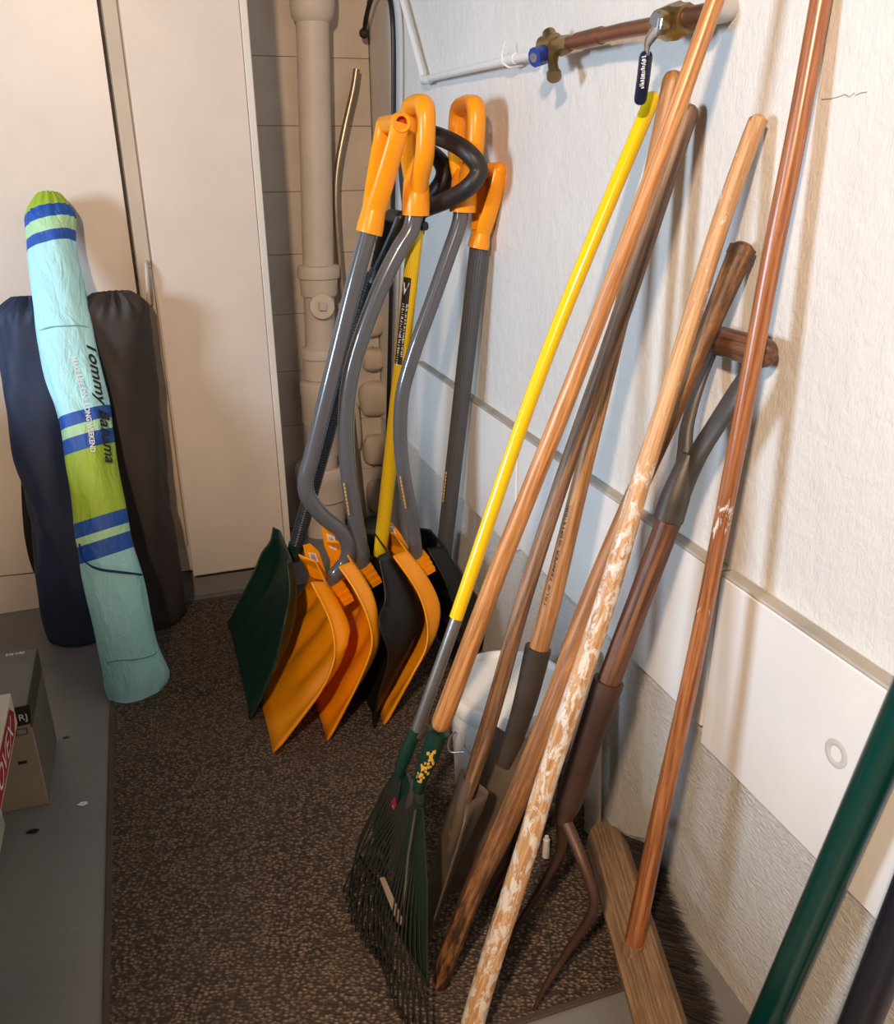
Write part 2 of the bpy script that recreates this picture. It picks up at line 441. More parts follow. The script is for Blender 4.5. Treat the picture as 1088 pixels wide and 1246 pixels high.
# right wall: rough plaster above, a run of boards below it, bare concrete at the bottom
g = G().box((.10, -2.0, 1.25), (.2, 6.0, 2.5)); wr = structure('wall_right', g, M['plaster'])
g = G().box((-.0035, -2.0, .205), (.011, 5.0, .41)); o = P_('concrete_band', g, M['lowplaster'], wr, smooth=False)
for i, (y0, y1, z0, th) in enumerate([(-4.2, -2.087, .405, .024), (-2.080, -1.315, .430, .021), (-1.308, -.522, .412, .023)]):
    g = G().box((-th/2, (y0+y1)/2, (z0+.712)/2), (th, y1-y0, .712-z0), bev=.003)
    P_('panel', g, M['panel'], wr, smooth=False)
    g = G().box((-.0125, (y0+y1)/2, .7155), (.025, y1-y0, .006), bev=.002)
    P_('ledge', g, M['ledge'], wr, smooth=False, label='bare grey cement ledge above the white boards')
for pl_ in ([(1000, 121), (1012, 120), (1020, 118), (1028, 115), (1034, 118), (1040, 113)], [(1041, 116), (1048, 113), (1055, 112)]):
    P_('hairline_crack', G().tube([at(x, y, 'x', -.0002) for x, y in pl_], .0006, 5), plain('crack_shadow_line', (.30, .27, .23), .8), wr, label='hairline crack in the plaster')
c = at(1017, 917, 'x', -.025); pts = [c+V(0, .0150*math.cos(a), .0155*math.sin(a)) for a in [k*math.pi/12 for k in range(24)]]
P_('ring_stain', G().tube(pts, .0008, 8, closed=True, rb=.0045, up=(1, 0, 0)), plain('ring_mark', (.58, .56, .50), .6), wr, label='round faded ring mark')
# back wall of painted blocks
g = G().box((-.9, .12, 1.25), (4.2, .2, 2.5)); wb = structure('wall_back', g, M['backwall'])
bm_cache = {}
for r in range(11):
    x = -.02-(.2 if r % 2 else 0)
    xs = [-.004]+[x-.4*k for k in range(1, 4)]
    for a, b in zip(xs[1:], xs[:-1]):
        if b-a < .06: continue
        key = round(b-a, 3)
        if key not in bm_cache:
            o = P_('block', G().box(((a+b)/2, .009, r*.2+.1), (b-a-.0012, .022, .1988), bev=.0015), M['backwall'], wb,
                   frame=Matrix.Translation(V((a+b)/2, .009, r*.2+.1)), smooth=False)
            bm_cache[key] = o
        else:
            o = bm_cache[key].copy(); COL.objects.link(o); o.parent = wb; o.matrix_local = Matrix.Translation(V((a+b)/2, .009, r*.2+.1))
# rough stones bulging out of the corner
def stone(c, d, seed):
    rr = random.Random(seed); R = []
    for i in range(9):
        th = math.pi*i/8; row = []
        for k in range(14):
            ph = 2*math.pi*k/14
            x, y, z = math.sin(th)*math.cos(ph), math.sin(th)*math.sin(ph), math.cos(th)
            q = .62; s_ = lambda a: math.copysign(abs(a)**q, a)
            j = 1+rr.uniform(-.07, .07)
            row.append(Vector(c)+V(s_(x)*d[0]/2*j, s_(y)*d[1]/2*j, s_(z)*d[2]/2*j))
        R.append(row)
    return G().grid(R, True)
for i, (px, py, w, h_) in enumerate([(461, 392, .10, .10), (458, 437, .085, .085), (459, 485, .115, .13), (459, 548, .10, .12), (462, 603, .09, .13), (428, 520, .07, .20), (430, 610, .08, .16)]):
    cpt = at(px, py, 'y', -.02)
    P_('stone', stone((min(cpt.x, -.035), -.012, cpt.z), (w, .075, h_), 10+i), M['stone'], wb, ang=60)

# ------------------------------------------------------------------ cabinet
cab = thing('storage_cabinet', 'tall cream painted two door storage cabinet on the back wall', 'cabinet', (-.9, -.2, 0))
g = G().box((-1.10, -.19, .075), (.70, .33, .15)); 
Mr = Matrix.Rotation(math.atan2(-.055, .56), 3, 'Z')
def cbox(x0, x1, y0, y1, z0, z1, bev=.002): return G().box(((x0+x1)/2, (y0+y1)/2, (z0+z1)/2), (x1-x0, y1-y0, z1-z0), bev=bev)
P_('carcass', cbox(-1.75, -.800, -.385, -.04, .13, 2.2), M['cabinet'], cab, smooth=False)
P_('carcass', cbox(-.798, -.462, -.475, -.04, .10, 2.2), M['cabinet'], cab, smooth=False)
P_('plinth', cbox(-1.75, -.93, -.378, -.04, .0, .126), M['cabinet'], cab, smooth=False)
P_('kickboard', cbox(-.93, -.47, -.462, -.05, .0, .088), M['kick'], cab, smooth=False, label='grey painted kickboard')
def qbox(pl, z0, z1): return G().slab([V(x, y, z0) for x, y in pl], (0, 0, z1-z0))
P_('left_door', qbox([(-1.72, -.362), (-.812, -.432), (-.812, -.412), (-1.72, -.342)], .135, 2.15), M['cabinet'], cab, smooth=False)
P_('stile', cbox(-.800, -.765, -.486, -.40, .19, 2.15), M['stile'], cab, smooth=False, label='darker beige stile between the doors')
rd = P_('right_door', cbox(-.760, -.470, -.505, -.478, .092, 2.15), M['cabinet'], cab, smooth=False)
P_('edge_strip', cbox(-.469, -.450, -.507, -.470, .092, 2.15), M['cabedge'], cab, smooth=False, label='pale edge strip of the right door')
a, b = at(178, 322, 'y', -.505), at(181, 368, 'y', -.505)
g = G(); g.tube(catmull([a+V(0, .018, .004), a+V(0, -.008, 0), a.lerp(b, .5)+V(.0, -.018, 0), b+V(0, -.008, 0), b+V(0, .018, -.004)], 6), .0055, 10)
lt = P_('latch_pull', g, M['stile'], cab, label='slim painted pull handle at the door gap')
for q in (a, b): P_('latch_plate', G().box(q+V(.003, .016, .0), (.018, .006, .022), bev=.002), M['stile'], lt, smooth=False)

# ------------------------------------------------------------------ cast iron stack pipe
def axz(py, dx=0.0): p = at(388+dx, py, 'y', -.085); return p
top_ = at(382, 0, 'y', -.085); ax = lambda z: V(-.228-.034*(1.3-z) if z < 1.3 else -.228+.075*(z-1.3)*.6, -.078, z)
_p1, _p2 = at(381, 60, 'y', -.078), at(390, 430, 'y', -.078)
ax = lambda z: V(_p1.x+(_p2.x-_p1.x)*(z-_p1.z)/(_p2.z-_p1.z), -.078, z)
stack = thing('soil_pipe', 'tan painted cast iron waste pipe with round cleanout cap in the corner', 'pipe', (-.268, -.078, 0))
def ring_tube(zs): return G().tube([ax(z) for z, r in zs], [r for z, r in zs], 28)
def mk(zs):
    g = G(); v = []; R = []
    for z, r in zs:
        c0 = ax(z); R.append([c0+V(r*math.cos(2*math.pi*k/28), r*math.sin(2*math.pi*k/28), 0) for k in range(28)])
    g.grid(R, True); g.add(R[0], [tuple(range(28))]); g.add(R[-1], [tuple(range(28))]); return g
P_('pipe_run', mk([(.0, .052), (.93, .052), (2.4, .050)]), M['pipe'], stack)
P_('hub', mk([(1.685, .050), (1.70, .064), (1.73, .068), (1.84, .068), (1.86, .055)]), M['pipe'], stack)
P_('hub', mk([(.865, .050), (.872, .061), (.925, .064), (.930, .071), (.958, .072), (.968, .069), (.972, .053)]), M['pipe'], stack)
P_('hub', mk([(.58, .052), (.587, .062), (.655, .063), (.660, .069), (.685, .070), (.692, .066), (.698, .053)]), M['pipe'], stack)
P_('hub', mk([(.30, .056), (.42, .064), (.43, .070), (.52, .072), (.53, .076), (.57, .076), (.578, .066), (.582, .052)]), M['pipe'], stack)
P_('base_hub', mk([(.0, .078), (.13, .080), (.14, .092), (.20, .094), (.225, .102), (.262, .103), (.270, .098), (.270, .080), (.245, .076), (.245, .05)]), M['pipe'], stack)
cc = at(392, 373, 'y', -.15); n_ = (V(-.62, -1, .1)).normalized()
n_ = V(-.15, -1, .12).normalized()
u_ = n_.orthogonal().normalized()
g = G().tube([cc-n_*.075, cc-n_*.016, cc-n_*.016, cc-n_*.004, cc], [.033, .033, .043, .043, .040], 28)
cp = P_('cleanout_cap', g, M['pipe'], stack)
P_('cap_nut', G().box(cc+n_*.006+V(.002, 0, 0), (.027, .018, .027), Matrix.Rotation(.12, 3, 'Y'), bev=.003), M['pipe'], cp, smooth=False)

# bent metal tube and hooked rod in the corner
p = [at(x, y, 'y', -.045) for x, y in [(434, 84), (430, 110), (419, 160), (411, 205), (409, 245), (412, 300), (418, 372), (424, 440), (430, 520)]]
base = V(p[-1].x, -.045, 0); t_ = solo('bent_tube', G().tube(catmull(p+[V(p[-1].x+.02, -.045, .01)], 8), [.0105, .0115, .0115, .0115, .0115, .0115], 16),
        M['conduit'], 'slim bent galvanised tube standing behind the shovels beside the tan pipe', 'tube', base)
p = [at(443, 40, 'x', -.035), at(446, 20, 'x', -.035), at(452, -2, 'x', -.035), at(461, -18, 'x', -.035), at(472, -8, 'x', -.035), at(477, 15, 'x', -.035), at(479, 60, 'x', -.035)]
e_ = at(470, 640, 'z', .0)
hk = thing('hooked_rod', 'thin black rod with a crook at its top standing in the wall corner', 'rod', (-.02, -.05, 0))
pp = p+[at(479, 150, 'x', -.035), at(478, 260, 'x', -.035), at(475, 400, 'x', -.030), at(471, 560, 'x', -.022), V(-.02, -.06, .01)]
P_('rod_shaft', G().tube(catmull(pp, 6), .0075, 12), M['black'], hk)
P_('round_tip', G().rtube([p[0]+V(-.0, -.012, .004), p[0]+V(0, .014, -.006)], .0155, 14), plain('brown_rubber', (.03, .018, .014), .6), hk, label='dark brown round end')

# ------------------------------------------------------------------ water pipes on the right wall
def tl(px, py, d): return at(px, py, 'x', -d)
wp = thing('white_water_pipe', 'thin white painted water pipe running along the plaster above the shovels', 'pipe', tl(517, 97, 0))
P_('pipe_run', G().tube([tl(484, -22, .02), tl(515, 94, .02)], .0085, 12), M['whitepipe'], wp)
P_('pipe_run', G().tube([tl(516, 97, .022), tl(585, 81, .026), tl(652, 66, .03)], .0085, 12), M['whitepipe'], wp)
P_('elbow', G().rtube([tl(512, 90, .02), tl(516, 98, .021), tl(524, 96, .021)], .0105, 12), M['whitepipe'], wp)
cq = tl(618, 73, .028)
P_('pipe_clip', G().tube([cq+V(0, .014, .034), cq+V(-.010, .006, .012), cq+V(-.012, 0, -.006), cq+V(0, -.006, -.014), cq+V(.022, -.03, -.012)], .0022, 8), M['whitepipe'], wp)
P_('pipe_collar', G().tube([tl(612, 74, .028), tl(628, 71, .029)], .0105, 14), M['whitepipe'], wp)
cpz = thing('copper_pipe', 'aged copper pipe with brass faucet and lever valve on the white wall', 'pipe', tl(780, 32, 0))
P_('pipe_run', G().tube([tl(684, 55, .042), tl(715, 47, .042), tl(760, 37, .045), tl(800, 30, .05)], [.0115, .0115, .0115, .0115], 16), M['copper'], cpz)
P_('coupling', G().tube([tl(703, 50, .042), tl(732, 43, .043)], .0135, 16), M['copper'], cpz)
P_('pipe_stub', G().tube([tl(838, 21, .05), tl(866, 16, .045)], .0135, 16), M['copper'], cpz, label='short copper stub with white paint')
P_('wall_flange', G().tube([tl(860, 17, .045), tl(890, 10, .0)], [.0145, .016], 16), plain('grey_sleeve', (.50, .50, .50), .6), cpz, label='grey sleeve going into the wall')
fc = P_('faucet_body', G().tube([tl(661, 55, .050), tl(676, 52, .046)], [.0155, .0165], 16).tube([tl(668, 40, .047), tl(672, 58, .05), tl(673, 74, .056)], [.012, .0135, .0095], 16), M['brass'], cpz, label='brass faucet')
P_('faucet_neck', G().tube([tl(674, 56, .044), tl(684, 56, .044), tl(694, 53, .043)], [.014, .017, .014], 6), M['brass'], fc)
P_('spout', G().tube([tl(672, 70, .056), tl(674, 88, .062), tl(674, 89, .062), tl(674.5, 94, .064)], [.0085, .0095, .0130, .0130], 18), M['brass'], fc)
P_('blue_knob', G().tube([tl(664, 65, .055), tl(660, 67, .068), tl(650, 70, .086)], [.014, .0165, .0165], 10), M['blue'], fc)
P_('knob_screw', G().tube([tl(650, 70, .086), tl(649, 70.3, .088)], [.009, .008], 10), M['chrome'], fc)
vb = P_('valve_body', G().tube([tl(800, 31, .05), tl(806, 29, .05), tl(812, 28, .05), tl(826, 25, .05), tl(830, 24, .05), tl(838, 22, .05)], [.017, .019, .0235, .0245, .021, .019], 8), M['brass'], cpz, label='brass ball valve')
P_('valve_stem', G().tube([tl(812, 26, .07), tl(799, 22, .092)], .011, 12), M['brass'], vb)
P_('lever_nut', G().tube([tl(800, 24, .088), tl(798, 23.5, .094)], .009, 6), M['chrome'], vb)
L_ = [tl(802, 22, .090), tl(799, 36, .090), tl(789, 50, .086), tl(787, 64, .082)]
P_('lever_arm', G().tube(catmull(L_, 5), .0095, 10, rb=.0025, up=(0, 1, 0)), M['chrome'], vb, label='chrome lever arm')
P_('lever_grip', G().rtube([tl(787, 62, .082), tl(783, 95, .075), tl(778.5, 127, .068)], .0095, 14), M['navygrip'], vb, label='navy vinyl lever grip')
A_, B_ = tl(784, 68, .085), tl(780, 118, .082)
u = (B_-A_).normalized(); w_ = u.cross(CAMC-A_).normalized(); n2 = w_.cross(u).normalized()
if n2.dot(CAMC-A_) < 0: n2 = -n2
v_, f_ = scribble(14, 5, .007, (B_-A_).length*.75)
P_('lever_print', G().add([A_+u*a+w_*(b-.0035)+n2*.0062 for a, b in v_], f_), M['whiteink'], vb, smooth=False, weld=False)

# ------------------------------------------------------------------ mat
mt = thing('doormat', 'brown woven rubber backed doormat under all the tools', 'doormat', (-.55, -1.3, 0))
P_('mat_pile', G().box((-.525, -1.338, .0025), (.972, 1.662, .005)), M['mat'], mt, smooth=False)
for (x0, x1, y0, y1) in [(-1.010, -.040, -2.176, -2.164), (-1.012, -1.0, -2.17, -.508), (-.052, -.040, -2.17, -.508), (-1.010, -.04, -.512, -.5)]:
    P_('mat_border', G().box(((x0+x1)/2, (y0+y1)/2, .004), (x1-x0, y1-y0, .0065), bev=.002), M['matedge'], mt, smooth=False)
Z0 = .007

# ------------------------------------------------------------------ soft bags leaning on the cabinet
def frame_bag(B, T): return axes(B, T)
def bag(name, B, T, st, ry, mat, parent, seed=0, pleat=0.0, wr_=.004, seg=72, floorz=None, fold=1.0):
    F = axes(B, T); Fi = F.inverted(); rr = random.Random(seed)
    N = Vector(F.col[1][:3])
    S = []
    for (py, cx, w) in st:
        L = Fi @ onplane(cx-w/2, py, B, N); R = Fi @ onplane(cx+w/2, py, B, N)
        S.append(((L+R)/2, (R-L).length/2))
    zs = [s[0].z for s in S]; ord_ = sorted(range(len(S)), key=lambda i: zs[i])
    zs = [zs[i] for i in ord_]; xs = [S[i][0].x for i in ord_]; rs = [S[i][1] for i in ord_]; rys = [ry]*len(rs)
    n = 90; Z = [zs[0]+(zs[-1]-zs[0])*i/(n-1) for i in range(n)]
    X = np.interp(Z, zs, xs); Rr = np.interp(Z, zs, rs)
    k = np.ones(5)/5
    X = np.convolve(np.pad(X, 2, 'edge'), k, 'valid'); Rr = np.convolve(np.pad(Rr, 2, 'edge'), k, 'valid')
    ph = [rr.uniform(0, 6.28) for _ in range(8)]
    def surf(zi, a):
        z = Z[zi]; r = Rr[zi]; t = (z-Z[0])/(Z[-1]-Z[0])
        f = 1+fold*(.03*math.sin(3*a+ph[0]+9*z)+.022*math.sin(5*a+ph[1]-13*z))+.014*math.sin(9*a+ph[2]+31*z+1.5*math.sin(17*z))+.010*math.sin(2*a+37*z+ph[3])
        e = max(0, (t-.93)/.07); bt = max(0, (.05-t)/.05)
        f *= 1+pleat*e*math.sin(15*a)
        rz = 1-.42*e**3-.10*bt**2
        ryy = ry*(.75+.25*min(1, r/.06))
        return V(X[zi]+r*rz*f*math.cos(a), ryy*rz*f*math.sin(a), z)
    R = [[F @ surf(i, 2*math.pi*k_/seg) for k_ in range(seg)] for i in range(n)]
    if floorz is not None:
        for row in R[:30]:
            for p_ in row: p_.z = max(p_.z, floorz)
    g = G().grid(R, True)
    for row, s_ in ((R[0], 0), (R[-1], 1)):
        c0 = sum(row, V(0, 0, 0))/seg
        if s_: c0 -= Vector(F.col[2][:3])*.02
        b0 = len(g.v); g.add(row+[c0], [(k_, (k_+1) % seg, seg) for k_ in range(seg)])
    o = P_(name, g, mat, parent, frame=F, ang=75)
    return o, F, (lambda z: (float(np.interp(z, Z, X)), float(np.interp(z, Z, Rr)))), Z
# umbrella bag
UB = at(163, 832, 'z', .075); UB = V(-.952, -.965, .01); UT = at(60, 240, 'y', -.485)
umb = thing('umbrella_bag', 'aqua and lime striped beach umbrella bag leaning on the cabinet door', 'umbrella', (UB.x, UB.y, 0))
F = axes(UB, UT); N = Vector(F.col[1][:3]); zof = lambda px, py: (F.inverted() @ onplane(px, py, UB, N)).z
t = NT('striped_umbrella_cloth'); sx = t.n('SeparateXYZ', {'Vector': t.tc.outputs['Object']})
f = t.math('DIVIDE', t.math('SUBTRACT', sx.outputs[2], t.math('MULTIPLY', sx.outputs[0], .16)), 1.4)
aqua, blu, lg, lime = (.42, .80, .86), (.010, .085, .42), (.42, .72, .42), (.34, .52, .035)
cols = [(850, (.22, .50, .54)), (676, blu), (657, lg), (645, blu), (628, lime), (548, blu), (530, lg), (518, blu), (503, aqua), (301, blu), (287, lg), (273, blu), (256, lime)]
cxs = {850: 166, 676: 128, 657: 127, 645: 126, 628: 123, 548: 106, 530: 104, 518: 104, 503: 103, 301: 63, 287: 62, 273: 61, 256: 60}
stops = []
for i, (py, c0) in enumerate(cols): stops.append((max(0, zof(cxs[py], py))/1.4 if i else 0.0, c0))
# first stop: the pale lower cloth
stops[0] = (0.0, (.33, .68, .72))
col = t.ramp(f, stops, 'CONSTANT')
nz = t.noise(t.co((1, 1, .4)), 14, 5, .6, .5); wr1 = t.noise(t.co((1, 1, .5)), 22, 4, .5, 1.5)
M['bag'] = t.out(col, .55, 0, t.bump(wr1, .9, .010, t.bump(nz, .3, .003)))
st = [(237, 59, 46), (250, 60, 62), (270, 62, 64), (300, 62, 60), (350, 71, 66), (400, 79, 69), (450, 88, 72), (506, 103, 65), (560, 109, 62), (625, 123, 66), (660, 128, 67), (700, 138, 73), (740, 145, 73), (790, 154, 69), (820, 165, 80), (840, 168, 84), (853, 163, 62)]
ub, F, srf, ZZ = bag('umbrella_cloth', UB, UT, st, .052, M['bag'], umb, 3, .10, floorz=.006)
def onbag(px, py, off=.003, ry=.052):           # lift a picture point from the bag's middle plane to its front cloth
    q = F.inverted() @ onplane(px, py, UB, N); cx, r = srf(q.z); s_ = max(-.93, min(.93, (q.x-cx)/r))
    ryy = ry*(.75+.25*min(1, r/.06))
    return F @ V(cx+s_*r*1.0, -ryy*math.sqrt(1-s_*s_)*1.035-off, q.z)
def pxline(P, t_):
    k = min(int(t_*(len(P)-1)), len(P)-2); u = t_*(len(P)-1)-k
    return (P[k][0]*(1-u)+P[k+1][0]*u, P[k][1]*(1-u)+P[k+1][1]*u)
v_, f_, w_t = text_geo('Tommy Bahama', 1.0, .42, bold=.018)
Pth = [(112, 424), (119, 462), (126, 500), (131, 535), (135, 566)]
def mp(a, b):
    x, y = pxline(Pth, min(1, a/w_t)); return onbag(x-6+b*17, y-b*4, .009)
P_('script_lettering', G().add([mp(a, b) for a, b in v_], f_), M['ink'], ub, frame=F, smooth=False, weld=False, label='black script lettering')
v2, f2, w2 = text_geo('MAKE LIFE ONE LONG WEEKEND', 1.0, 0, bold=.028)
Pt2 = [(91, 440), (100, 468), (107, 498), (112, 525), (115, 553)]
P_('small_lettering', G().add([(lambda q: onbag(q[0]-4+b*8.5, q[1]-b*1, .009))(pxline(Pt2, min(1, a/w2))) for a, b in v2], f2), M['whiteink'], ub, frame=F, smooth=False, weld=False, label='small white capitals')
sp_ = catmull([onbag(*q, .006) for q in [(94, 662), (99, 676), (108, 686), (122, 692), (145, 695), (160, 697), (171, 699)]], 5)
P_('carry_strap', G().tube(sp_, .010, 8, rb=.0022, up=(0, 0, 1)), plain('blue_webbing', (.010, .05, .23), .6), umb, label='royal blue webbing strap')
sm = catmull([onbag(*q, .0025) for q in [(49, 405), (62, 403), (85, 402), (100, 401), (109, 402)]], 4)
P_('seam', G().tube(sm, .0016, 6), plain('aqua_seam', (.26, .52, .54), .7), ub, frame=F)
sm = catmull([onbag(*q, .002) for q in [(126, 806), (140, 801), (165, 799), (185, 795), (196, 790)]], 4)
P_('seam', G().tube(sm, .0014, 6), plain('teal_seam', (.12, .34, .37), .7), ub, frame=F)
# navy chair bag
NB, NT_ = V(-1.083, -.60, .01), at(38, 362, 'y', -.50)
nv = thing('chair_bag', 'navy blue folding chair bag leaning left of the striped umbrella bag', 'bag', (NB.x, NB.y, 0))
st = [(360, 37, 60), (368, 38, 80), (385, 39, 88), (440, 45, 90), (480, 51, 90), (560, 63, 90), (600, 74, 88), (640, 82, 88), (690, 88, 92), (740, 98, 90), (765, 103, 88), (784, 108, 76)]
bag('bag_cloth', NB, NT_, st, .075, M['navycloth'], nv, 5, .22, floorz=.003, fold=1.7)
sp_ = catmull([at(x, y, 'y', -.52) for x, y in [(31, 575), (32, 610), (35, 650), (41, 680), (48, 697), (52, 680)]], 5)
P_('shoulder_strap', G().tube(sp_, .012, 8, rb=.003, up=(1, 0, 0)), M['black'], nv, label='black webbing shoulder strap')
# charcoal chair bag
CB, CT = V(-.862, -.60, .01), at(140, 357, 'y', -.56)
ch = thing('chair_bag', 'charcoal brown folding chair bag leaning right of the striped umbrella bag', 'bag', (CB.x, CB.y, 0))
st = [(355, 137, 62), (362, 138, 76), (372, 140, 82), (400, 142, 84), (425, 143, 80), (460, 149, 80), (505, 154, 82), (560, 161, 84), (600, 166, 80), (650, 172, 82), (700, 179, 82), (745, 186, 80), (762, 188, 70)]
bag('bag_cloth', CB, CT, st, .066, M['greycloth'], ch, 8, .22, floorz=.009, fold=2.0)

# ------------------------------------------------------------------ snow shovels
def dloop(name, parent, P0, P1, half, r, mat, Wd=(0, 1, 0), flat=1.25, sock=.30):
    P0, P1, Wd = Vector(P0), Vector(P1), Vector(Wd).normalized(); A = P1-P0; L = A.length
    prof = [(0, .20), (-.45, .36), (-.92, .56), (-1, .80), (-.88, .96), (-.45, 1.0), (.45, 1.0), (.88, .96), (1, .80), (.92, .56), (.45, .36)]
    pts = catmull([P0+A*(l*.965)+Wd*(w*half) for w, l in prof], 6, True)
    nrm = A.cross(Wd).normalized()
    g = G().tube(pts, r, 14, closed=True, rb=r*flat, up=nrm)
    g2 = G().tube([P0, P0+A*.08, P0+A*sock, P0+A*(sock+.10)], [r*1.45, r*1.5, r*1.35, r*.8], 20)
    o = P_(name, g, mat, parent); P_('grip_socket', g2, mat, o); return o
def rings(cs, rs, axd, seg=20):
    u = axd.orthogonal().normalized(); w = axd.cross(u).normalized()
    return G().grid([[c+u*(r*math.cos(2*math.pi*k/seg))+w*(r*math.sin(2*math.pi*k/seg)) for k in range(seg)] for c, r in zip(cs, rs)], True)
def dbar(name, parent, P0, P1, half, r, mat, Wd=(0, 1, 0), sock=.30, hole=True, ar=.88):
    P0, P1, Wd = Vector(P0), Vector(P1), Vector(Wd).normalized(); A = P1-P0; L = A.length; nrm = A.cross(Wd).normalized(); q = r*ar
    g = G()
    for s_ in (-1, 1):
        pts = catmull([P0+A*.20+Wd*(s_*half*.22), P0+A*.45+Wd*(s_*half*.6), P0+A*.75+Wd*(s_*half*.92), P0+A*.93+Wd*(s_*half)], 6)
        g.tube(pts, [r*1.2, q*1.25, q*1.15, q*1.15], 14, rb=[r*.6, r*.45, r*.40, r*.40], up=nrm)
    c0, c1 = P0+A*.93-Wd*half*1.14, P0+A*.93+Wd*half*1.14
    if hole:
        h = rings([c0+Wd*half*.3, c0+Wd*.003, c0, c0+Wd*.001, c0+Wd*.022], [q*1.18, q*1.18, q*1.08, q*.70, q*.66], Wd, 22); g.add(h.v, h.f)
        g.tube([c0+Wd*half*.35, c1], q*1.05, 18)
    else: g.rtube([c0, c1], q*1.15, 18)
    o = P_(name, g, mat, parent)
    if hole: P_('grip_core', rings([c0+Wd*.003, c0+Wd*.018, c0+Wd*.0181], [q*.685, q*.64, .0002], Wd, 18), M['orange_dark'], o, label='red hollow end of the grip bar')
    P_('grip_socket', G().tube([P0, P0+A*.06, P0+A*sock], [r*1.5, r*1.5, r*1.25], 20), mat, o)
    return o
def sm01(x): x = max(0, min(1, x)); return x*x*(3-2*x)
def blade(name, parent, rim, back, hws, yc, mat, ridges=.004, thick=.004, bell=1.0, nr=30, nt=36, **k):
    n = len(rim)
    Rw = [at(px, py, 'y', yc-h_) for (px, py), h_ in zip(rim, hws)]
    Bw = [at(px, py, 'y', yc-h_) for (px, py), h_ in zip(back, hws)]
    sub = max(1, nr//(n-1))
    Rs = catmull(Rw, sub); Bs = catmull(Bw, sub); m = len(Rs); hs = lerpl(hws, m)
    rows = []
    for i in range(m):
        s_ = i/(m-1); row = []
        tg = (Bs[min(i+1, m-1)]-Bs[max(i-1, 0)]); nm = V(-tg.z, 0, tg.x).normalized()
        if nm.x > 0: nm = -nm
        for j in range(nt+1):
            t_ = -1+2*j/nt; a = abs(t_); gq = sm01((a-.70)/.28)
            b = Bs[i]; r = Rs[i]
            p_ = V(b.x+(r.x-b.x)*gq, 0, b.z+(r.z-b.z)*gq)
            win = sm01((s_-.42)/.15)*sm01((.93-s_)/.1)*sm01((.82-a)/.12)
            rg = ridges*win*(.5+.5*math.cos(t_*math.pi*3.6))**.7
            p_ += nm*rg*1.0
            row.append(V(p_.x, yc+hs[i]*t_, max(p_.z, Z0+.002)))
        rows.append(row)
    return P_(name, G().grid(rows), mat, parent, solid=thick, ang=50, weld=True, **k)
def socket(name, parent, C0, C1, w, mat, **k):
    C0, C1 = Vector(C0), Vector(C1)
    g = G().tube([C0, C0.lerp(C1, .5), C1], [w, w*.95, w*1.1], 4, rot=math.pi/4, up=(0, 1, 0), rb=[w*1.15]*3)
    for q in (.2, .5, .8):
        c = C0.lerp(C1, q); d_ = (C1-C0).normalized()*.003
        g.tube([c-d_, c+d_], w*1.08, 4, rot=math.pi/4, up=(0, 1, 0), rb=w*1.24)
    return P_(name, g, mat, parent, smooth=False, **k)
def sticker(parent, quad, off, mat=None):
    P = [Vector(q)+Vector(off) for q in quad]
    s_ = P_('barcode_label', G().slab(P, Vector(off).normalized()*.0008), M['whiteink'], parent, smooth=False, label='white barcode sticker')
    a, b, c_, d_ = P; g = G(); n_ = Vector(off).normalized()*.0012; x = .12; rr = random.Random(4)
    while x < .85:
        w_ = rr.choice([.02, .035, .05])
        f_ = lambda u, v: a.lerp(b, u).lerp(d_.lerp(c_, u), v)+n_
        g.add([f_(.2, x), f_(.8, x), f_(.8, x+w_), f_(.2, x+w_)], [(0, 1, 2, 3)]); x += w_+rr.choice([.025, .04])
    P_('barcode', g, M['ink'], s_, smooth=False, weld=False)
HW = [.085, .13, .17, .20, .222, .226]
# shovel one: in front
def shovel_root(label, x, y, grp=None): return thing('snow_shovel', label, 'shovel', (x, y, 0), grp)
yc = -1.128
s1 = shovel_root('orange snow shovel with sharply bent grey handle, nearest the green scoop', -.62, yc)
rim = [(379, 709), (400, 752), (407, 783), (405, 809), (388, 846), (333, 919)]
bak = [(398, 713), (417, 744), (430, 772), (432, 796), (409, 843), (334, 921)]
b1 = blade('blade', s1, rim, bak, HW, yc, M['orange'], .016)
hp = [at(x, y, 'y', yc) for x, y in [(402, 722), (408, 700), (421, 683), (424, 664), (414, 645), (393, 628), (376, 606), (372, 585), (380, 553), (404, 455), (430, 350), (452, 268)]]
P_('handle', G().tube(catmull(hp, 6), rp(hp[6], 20), 18), M['greytube'], s1, label='glossy grey tube handle with an S bend')
socket('socket', s1, at(420, 732, 'y', yc), at(405, 708, 'y', yc), .027, M['orange'])
dbar('grip', s1, at(449, 284, 'y', yc), at(480, 140, 'y', yc), .062, .0195, M['orange'])
# shovel two
yc2 = -1.125
s2 = shovel_root('orange snow shovel with gently curved grey handle and tallest looped grip', -.5, yc2)
rim = [(413, 690), (434, 722), (449, 757), (452, 790), (433, 838), (399, 903)]
bak = [(430, 688), (450, 716), (463, 745), (470, 795), (447, 846), (400, 905)]
blade('blade', s2, rim, bak, HW, yc2, M['orange'], .012)
hp = [at(x, y, 'y', yc2) for x, y in [(438, 705), (441, 680), (433, 635), (425, 585), (421, 530), (424, 475), (437, 420), (463, 350), (485, 305), (500, 280), (505, 256)]]
P_('handle', G().tube(catmull(hp, 6), rp(hp[6], 21), 18), M['greytube'], s2, label='glossy grey tube handle in a gentle curve')
socket('socket', s2, at(454, 710, 'y', yc2), at(440, 688, 'y', yc2), .027, M['orange'])
dloop('grip', s2, at(506, 262, 'y', yc2), at(508, 122, 'y', yc2), .062, .0208, M['orange'], flat=.95)
